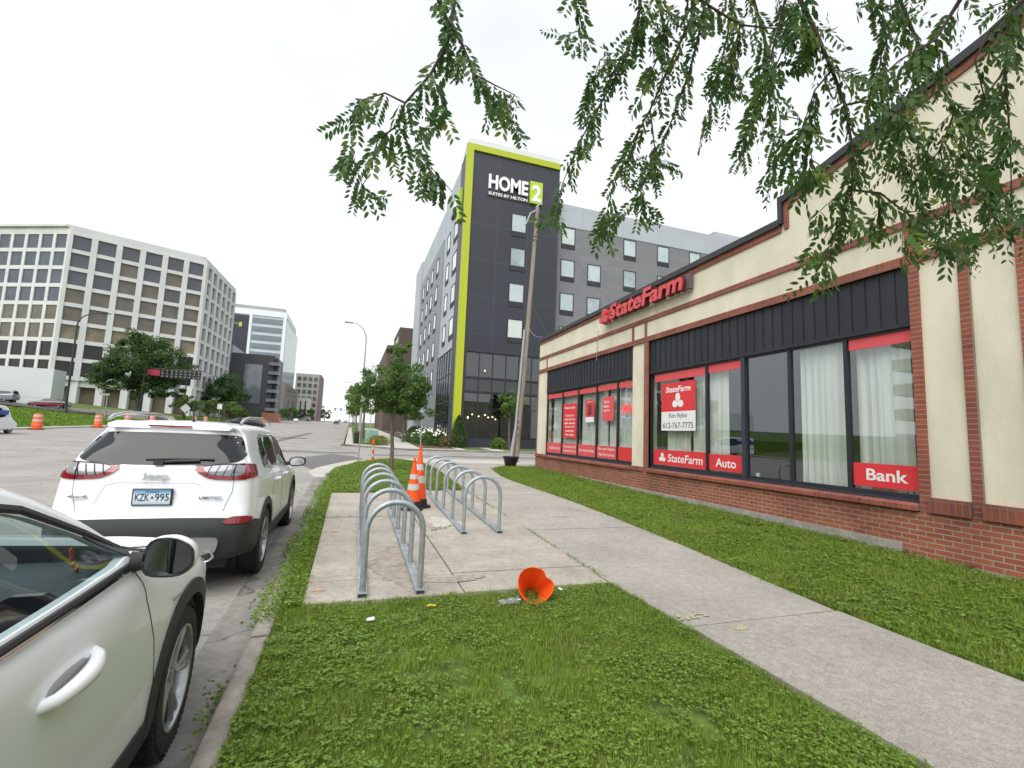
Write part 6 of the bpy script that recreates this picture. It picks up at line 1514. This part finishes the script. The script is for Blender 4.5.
t = thing('street_sign', 'diamond-shaped grey sign on a thick post above the white suv roof', 'sign', (-28.4, 100, g(100)))
m_ = MB(); m_.tube([(0,0,0),(0,0,5.0)], .10, 8); m_.build('pole', M['black_pole'], t, world=False)
m_ = MB(); m_.prism([(-.85,2.6),(0,1.75),(.85,2.6),(0,3.45)], lambda u,v,w: (u,w,v), -.2, -.15); m_.build('sign_plate', mat('sign_grey', (.45,.48,.50), .5), t, world=False)
t = thing('signal_pole', 'slender black post on the lawn right of the mast arm pole', 'pole', (-34.5,120,hill(-34.5,120)-.13)); m_ = MB(); m_.tube([(0,0,0),(0,0,9.5)], .12, 8); m_.build('pole', M['black_pole'], t, world=False)
t = thing('street_sign', 'white sign on the verge beyond the mast arm, before the bushes', 'sign', (-27.2, 118, g(118))); m_ = MB(); m_.tube([(0,0,0),(0,0,3.6)], .06, 8); m_.build('pole', M['steel_pole'], t, world=False)
m_ = MB(); m_.box(-.45,.45,-.1,-.06,2.9,4.0); m_.build('sign_plate', M['white'], t, world=False)
t = thing('street_sign', 'thin pale sign post on the lawn left of the big shade tree', 'sign', (-33.8, 84, hill(-33.8,84)-.13)); m_ = MB(); m_.tube([(0,0,0),(0,0,3.6)], .07, 8); m_.build('pole', M['steel_pole'], t, world=False)
m_ = MB(); m_.box(-.9,.3,-.1,-.06,3.3,3.6); m_.build('sign_plate', M['steel_pole'], t, world=False)
# barrels
def barrel_():
    t = thing('traffic_barrel', 'x', 'traffic barrel', (0,0,0), 0, 'construction barrels along the far kerb')
    m_ = MB(); m_.lathe([(.34,0),(.34,.06),(.30,.07),(.285,.38),(.275,.40),(.265,.68),(.255,.70),(.245,.95),(.20,1.0),(.001,1.02)], 20); m_.build('body', M['cone'], t, world=False, smooth=True)
    for a in (.22,.52,.80): r = MB(); r.lathe([(.300-.05*a,a),(.298-.05*a,a+.13)], 20); r.build('reflective_band', M['cone_white'], t, world=False, smooth=True)
    m_ = MB(); m_.lathe([(.42,0),(.42,.05),(.34,.06)], 14); m_.build('base', M['rubber'], t, world=False)
    return t
proto = barrel_()
BL_EXTRA = 1
BL = [(-25.6,77.0,'construction barrel just right of the mast arm pole, behind the suv roof rail'),(-25.6,52.0,'nearest orange and white construction barrel, far left of the street'),(-25.6,62.4,'second construction barrel from the left, between the lamp and the mast arm pole'),(-25.6,69.4,'third construction barrel, just left of the mast arm pole'),(-25.6,83.9,'fourth construction barrel, seen over the white suv roof'),(-25.6,95.4,'fifth construction barrel, left of the pair past the diamond sign'),(-25.6,102,'sixth construction barrel, right of the pair past the diamond sign'),(-23.5,150,'far construction barrel right of the black sedan'),(-22.5,172,'farthest construction barrel before the dark apartment block')]
for i,(x,y,l) in enumerate(BL):
    o = proto if i == 0 else copy_tree(proto)
    o.location = (x,y,g(y)-.125); o['label'] = l; o.scale = (1.2,1.2,1.35) if i < 7 else (1.4,1.4,1.3)
# left trees and shrubs
def bigtree(l, x, y, th, cr, n, leaf, ml, seed, group=None, cl=110): return tree('shade_tree', l, 'tree', x, y, hill(x,y)-.13, th, .45, cr, n, leaf, ml, group, seed, cl)
bigtree('large dark green tree in front of the white office tower', -37.2, 104, 4.5, [(0,0,10.2,6.2,5.5,5.8),(-3.8,0,7.6,4.8,4.4,4.0),(4.2,.5,8.4,4.4,4.2,4.6),(-.5,0,14.0,3.8,3.4,3.2),(1.5,-1,5.2,5.4,4,2.8),(4.8,0,5.6,3.4,3,2.6)], 26000, .42, LEAF_D, 81, cl=190)
bigtree('dark round tree between the office tower and the apartment block', -32.5, 146, 4, [(0,0,8.2,5.2,5,5.0),(2.5,0,6,3.6,3.5,3.2),(-3,0,6,3.6,3.5,3)], 8000, .5, LEAF_D, 82, cl=90)
for i,(x,y,s,l) in enumerate([(-33.8,118,1.0,'leftmost bright bushy tree below the office tower corner'),(-31.0,124,.95,'bright bushy tree left of the dark round tree'),(-28.6,132,1.0,'bright small tree below the dark round tree'),(-27.9,140,.8,'small bright tree nearest the apartment block')]):
    tree('bushy_tree', l, 'tree', x, y, hill(x,y)-.13, 1.6*s, .16, [(0,0,3.2*s,3.0*s,2.8*s,1.9*s),(1.5,0,2.6*s,2.0*s,2*s,1.4*s)], 3200, .36, LEAF_B, 'bright bushy trees on the far lawn', 90+i, 40)
tree('conifer', 'small pointed tree against the plain white annex', 'tree', -51.0, 90, hill(-51,90)-.1, 1.6, .12, [(0,0,2.4,1.9,1.9,1.3),(0,0,3.9,1.0,1.0,1.6)], 2600, .25, LEAF, seed=97, clumps=36)
for i,(x,y,h,w,l) in enumerate([(-27.3,205,5,4,'hedge-like trees before the glass tower podium'),(-27,240,6,5,'trees beside the low white block'),(-24,300,8,6,'tree cluster before the mauve brick side'),(-21,350,10,8,'large far tree right of the beige block'),(-19,385,8,8,'farthest tree at the end of the left side')]):
    tree('distant_tree', l, 'tree', x, y, g(y), h*.3, .3, [(0,0,h*.6,w*.8,w,h*.45),(-w*.7,0,h*.45,w*.6,w,h*.35)], 2600, .7, LEAF_D if i > 1 else LEAF, 'distant trees on the left side of the road', 100+i, 34)
for i,(x,y,l) in enumerate([(1.2,130,'fifth street tree down the right verge, mostly hidden'),(1.0,165,'sixth street tree down the right verge'),(.8,210,'seventh tree at the end of the right verge')]):
    tree('street_tree', l, 'tree', x, y, g(y), 3, .15, [(0,0,5.2,2.6,2.6,2.5)], 1800, .4, LEAF_B, 'street trees down the right verge', 110+i, 26)
# cars
far_car('parked_car', 'black sedan crossing the far side of the intersection beyond the white suv', -14.9, 80, R(-58), 'paint_black', 'sedan').scale = (1.15,1.15,1.15)
far_car('parked_car', 'dark sedan with a red flank parked below the plain white annex', -42.0, 87.6, R(90), 'paint_black', 'sedan', zoff=hill(-42,87.6)+.2)
m_ = MB(); [m_.box(q*.80,q*.925,-1.95,1.9,.38,.62) for q in (-1,1)]; m_.build('side_panel', M['paint_red'], [o for o in COL.objects if o.get('label','').startswith('dark sedan with a red')][0], world=False, bevel=.02)
far_car('parked_car', 'grey suv parked left of the red-flanked sedan by the annex', -48.2, 87.6, R(90), 'paint_grey', 'suv', zoff=hill(-48.2,87.6)+.2)
van = far_car('parked_van', 'white van with a blue stripe, only its end in view at the far left edge', -23.75, 42.0, R(0), 'paint_white', 'van')
m_ = MB(); m_.box(-.935,.935,-2.40,1.0,1.35,1.65); m_.build('blue_stripe', mat('stripe_blue', (.03,.08,.35), .4), van, world=False, bevel=.01)
for i,(x,y,p,l) in enumerate([(-5.0,190,'paint_black','dark car driving away far down the road'),(-6.5,300,'paint_grey','farthest grey car at the end of the road'),(-22.8,228,'paint_white','white car parked far down the left kerb'),(-20.5,262,'paint_black','dark car far down the left kerb beyond the white one'),(-2.4,255,'paint_grey','grey car parked far down the right kerb')]):
    far_car('distant_car', l, x, y, 0, p, 'suv' if i % 2 else 'sedan', 'cars far down the road')
t = thing('traffic_signal', 'tiny traffic signal arm over the far end of the road', 'traffic signal', (-.9,270,g(270))); m_ = MB(); m_.tube([(0,0,0),(0,0,7.5)],.15,8); m_.tube([(0,0,7.2),(-8,0,7.4)],.1,6); m_.build('pole', M['black_pole'], t, world=False)
m_ = MB(); [m_.box(-7.8+3*k,-7.2+3*k,-.3,.1,6.2,7.6) for k in range(3)]; m_.build('signal_head', M['black_pole'], t, world=False)

# ================================================================== overhanging tree
def leaflets(rg, origin, direction, length, pairs, ll, out_V, out_T, side_hint):
    d = np.array(direction, float); d /= np.linalg.norm(d); tint = np.clip(rg.normal(.45,.22),0,1)
    if rg.random() < .05: tint = .98
    side = np.cross(d, np.array(side_hint)); side /= np.linalg.norm(side)+1e-9; up = np.cross(side, d)
    for k in range(pairs):
        f = (k+.7)/pairs; p = origin + d*length*f + np.array([0,0,-1])*length*.22*f*f
        for s in (-1,1):
            ld = side*s*.86 + d*.42 + up*rg.normal(0,.28) + np.array([0,0,-.35]); ld /= np.linalg.norm(ld)
            wv = np.cross(ld, up + rg.normal(0,.35,3)); wv /= np.linalg.norm(wv)+1e-9
            L = ll*rg.uniform(.75,1.15)*(1-.35*abs(f-.5)); w = L*.46
            c = p + side*s*.004
            bend = np.array([0,0,-1])*L*.12
            out_V.append([c, c+ld*L*.28+wv*w*.42, c+ld*L*.62+wv*w*.44+bend*.5, c+ld*L+bend, c+ld*L*.62-wv*w*.44+bend*.5, c+ld*L*.28-wv*w*.42]); out_T.append(np.clip(tint+rg.normal(0,.07),0,1))
ot = thing('overhanging_tree', 'tree whose drooping twigs with paired leaflets hang over the sky and shop gable', 'tree', (2.15,-1.9,0))
tr_ = MB(); BO = [(2.15,-1.9,-.1),(2.1,-1.8,1.2),(2.2,-1.7,2.6),(2.15,-1.1,4.2),(1.9,.1,5.0),(1.6,1.4,5.3),(1.2,2.6,5.35)]
tr_.tube(BO, [.22,.18,.165,.13,.095,.06,.03], 14)
B2 = [(2.15,-1.1,4.2),(2.9,-.2,4.9),(3.4,.9,5.2),(3.9,2.0,5.25)]; tr_.tube(B2, [.10,.08,.06,.03], 10)
B3 = [(1.9,.1,5.0),(1.0,1.0,5.3),(.2,1.7,5.2),(-.3,2.3,4.7)]; tr_.tube(B3, [.07,.05,.03,.018], 8)
tr_.build('trunk', M['bark'], ot, smooth=True)
BP = [Vector(p) for pl_ in (BO[3:], B2, B3) for a, b in zip(pl_[:-1], pl_[1:]) for p in [Vector(a).lerp(Vector(b), q/5) for q in range(6)]]
rg = np.random.default_rng(99); VV = []; TT = []; tm = MB(); starts = {}
pts_all = []
for ti, tw in enumerate(TWIGS):
    P = [Vector(p) for p in tw]; joined = any((P[0]-Vector(q)).length < .03 for t2 in TWIGS[:ti] for q in t2[1:])
    if not joined:
        nb = min(BP, key=lambda b: (b-P[0]).length + .0*b.z); mid = nb.lerp(P[0], .6)+Vector((0,0,.12)); P = [nb, mid]+P; r0 = .016
    else: r0 = .006
    n = len(P); tm.tube(P, [max(.0022, r0*(1-i/n)**1.3) for i in range(n)], 6)
    i0 = 1 if not joined else 0
    for i in range(i0, n-1):
        a, b = np.array(P[i]), np.array(P[i+1]); L = np.linalg.norm(b-a); d = (b-a)/L
        k = max(1, int(L/(.055 if ti < 14 else .050)))
        dens = 1.0
        for q in range(k):
            if rg.random() > .95: continue
            o_ = a+(b-a)*(q+rg.random())/k; rd = rg.normal(size=3); rd -= d*rd.dot(d); rd /= np.linalg.norm(rd)
            dd = d*.5+rd*.6+np.array([0,0,-.75]); leaflets(rg, o_, dd, rg.uniform(.09,.16), int(rg.integers(5,9)), rg.uniform(.042,.060), VV, TT, (rg.normal()*.3,-1,rg.normal()*.3))
    # side sprays
    for q in range(int(len(tw)*(.7 if ti < 6 else 1.1 if ti < 14 else 1.4))):
        i = int(rg.integers(max(i0,1), n)); base_ = np.array(P[i]); rd = rg.normal(size=3); rd[2] = -abs(rd[2])*.8-.5; rd /= np.linalg.norm(rd); L = rg.uniform(.08,.19)
        tm.tube([Vector(base_), Vector(base_+rd*L*.6), Vector(base_+rd*L+np.array([0,0,-.03]))], [.003,.002,.0015], 5)
        for z_ in range(int(L/.035)):
            o_ = base_+rd*L*(z_+1)*.035/L; dd = rd*.6+rg.normal(size=3)*.6+np.array([0,0,-.4]); leaflets(rg, o_, dd, rg.uniform(.09,.16), int(rg.integers(5,8)), rg.uniform(.036,.056), VV, TT, (rg.normal()*.3,-1,rg.normal()*.3))
# extra canopy above the frame, round the boughs
for q in range(900):
    b = BP[int(rg.integers(len(BP)))]; o_ = np.array(b)+rg.normal(size=3)*np.array([.55,.55,.4])+np.array([0,0,.35]); 
    if o_[2] < 4.6: continue
    leaflets(rg, o_, rg.normal(size=3)+np.array([0,0,-.3]), .16, 6, .042, VV, TT, (0,-1,.2))
tm.build('twig', M['twig'], ot, smooth=True)
V = np.array(VV).reshape(-1,3); F = np.arange(len(V)).reshape(-1,6)
np_mesh('foliage', V, F, LEAF_O, ot, np.repeat(np.array(TT),6))

# ================================================================== camera, sky, sun
f_ = Vector((0,0,0))
yaw, pitch, roll, FPX = R(18.614), R(6.244), R(2.249), 472.2
cy, sy, cp, sp_ = math.cos(yaw), math.sin(yaw), math.cos(pitch), math.sin(pitch)
fwd = Vector((sy*cp, cy*cp, sp_)); r0 = Vector((cy,-sy,0)); u0 = r0.cross(fwd)
rt = r0*math.cos(roll)+u0*math.sin(roll); up = -r0*math.sin(roll)+u0*math.cos(roll)
cd = bpy.data.cameras.new('camera'); cam = bpy.data.objects.new('camera', cd); COL.objects.link(cam)
cam.matrix_world = Matrix(((rt.x,up.x,-fwd.x,0),(rt.y,up.y,-fwd.y,0),(rt.z,up.z,-fwd.z,1.58),(0,0,0,1)))
cd.sensor_width = 36; cd.lens = FPX/1024*36; cd.clip_start = .05; cd.clip_end = 8000
scene.camera = cam
w = bpy.data.worlds.new('World'); scene.world = w; w.use_nodes = True; nt = w.node_tree; N = nt.nodes; L = nt.links
bg = N['Background']; sky = N.new('ShaderNodeTexSky'); sky.sky_type = 'NISHITA'; sky.sun_disc = False
EL, AZ = R(52), R(215)
sky.sun_elevation = EL; sky.sun_rotation = AZ; sky.air_density = 1.5; sky.dust_density = 4
L.new(sky.outputs[0], bg.inputs[0]); bg.inputs[1].default_value = .10
tc = N.new('ShaderNodeTexCoord'); ns = N.new('ShaderNodeTexNoise'); ns.inputs['Scale'].default_value = 1.6; ns.inputs['Detail'].default_value = 5
mp = N.new('ShaderNodeMapping'); mp.inputs['Scale'].default_value = (1,1,2.5); L.new(tc.outputs['Generated'], mp.inputs[0]); L.new(mp.outputs[0], ns.inputs['Vector'])
cr = N.new('ShaderNodeValToRGB'); cr.color_ramp.elements[0].position = .3; cr.color_ramp.elements[1].position = .7
cr.color_ramp.elements[0].color = (.80,.835,.87,1); cr.color_ramp.elements[1].color = (1,1,1,1); L.new(ns.outputs['Fac'], cr.inputs[0])
b2 = N.new('ShaderNodeBackground'); L.new(cr.outputs[0], b2.inputs[0]); b2.inputs[1].default_value = .60
mx = N.new('ShaderNodeMixShader'); mx.inputs[0].default_value = .88; L.new(bg.outputs[0], mx.inputs[1]); L.new(b2.outputs[0], mx.inputs[2]); L.new(mx.outputs[0], N['World Output'].inputs[0])
sl_ = bpy.data.lights.new('sun', 'SUN'); sl_.energy = 1.5; sl_.angle = R(60); sl_.color = (1,.98,.95); so = bpy.data.objects.new('sun', sl_); COL.objects.link(so)
sd_ = Vector((math.sin(AZ)*math.cos(EL), math.cos(AZ)*math.cos(EL), math.sin(EL)))
so.rotation_euler = sd_.to_track_quat('Z','Y').to_euler()
vs_ = scene.view_settings; vs_.view_transform = 'Standard'; vs_.look = 'None'; vs_.exposure = 1.05; vs_.gamma = 1; vs_.use_curve_mapping = False
scene.cycles.max_bounces = 8; scene.cycles.transparent_max_bounces = 12; scene.cycles.caustics_reflective = False; scene.cycles.caustics_refractive = False
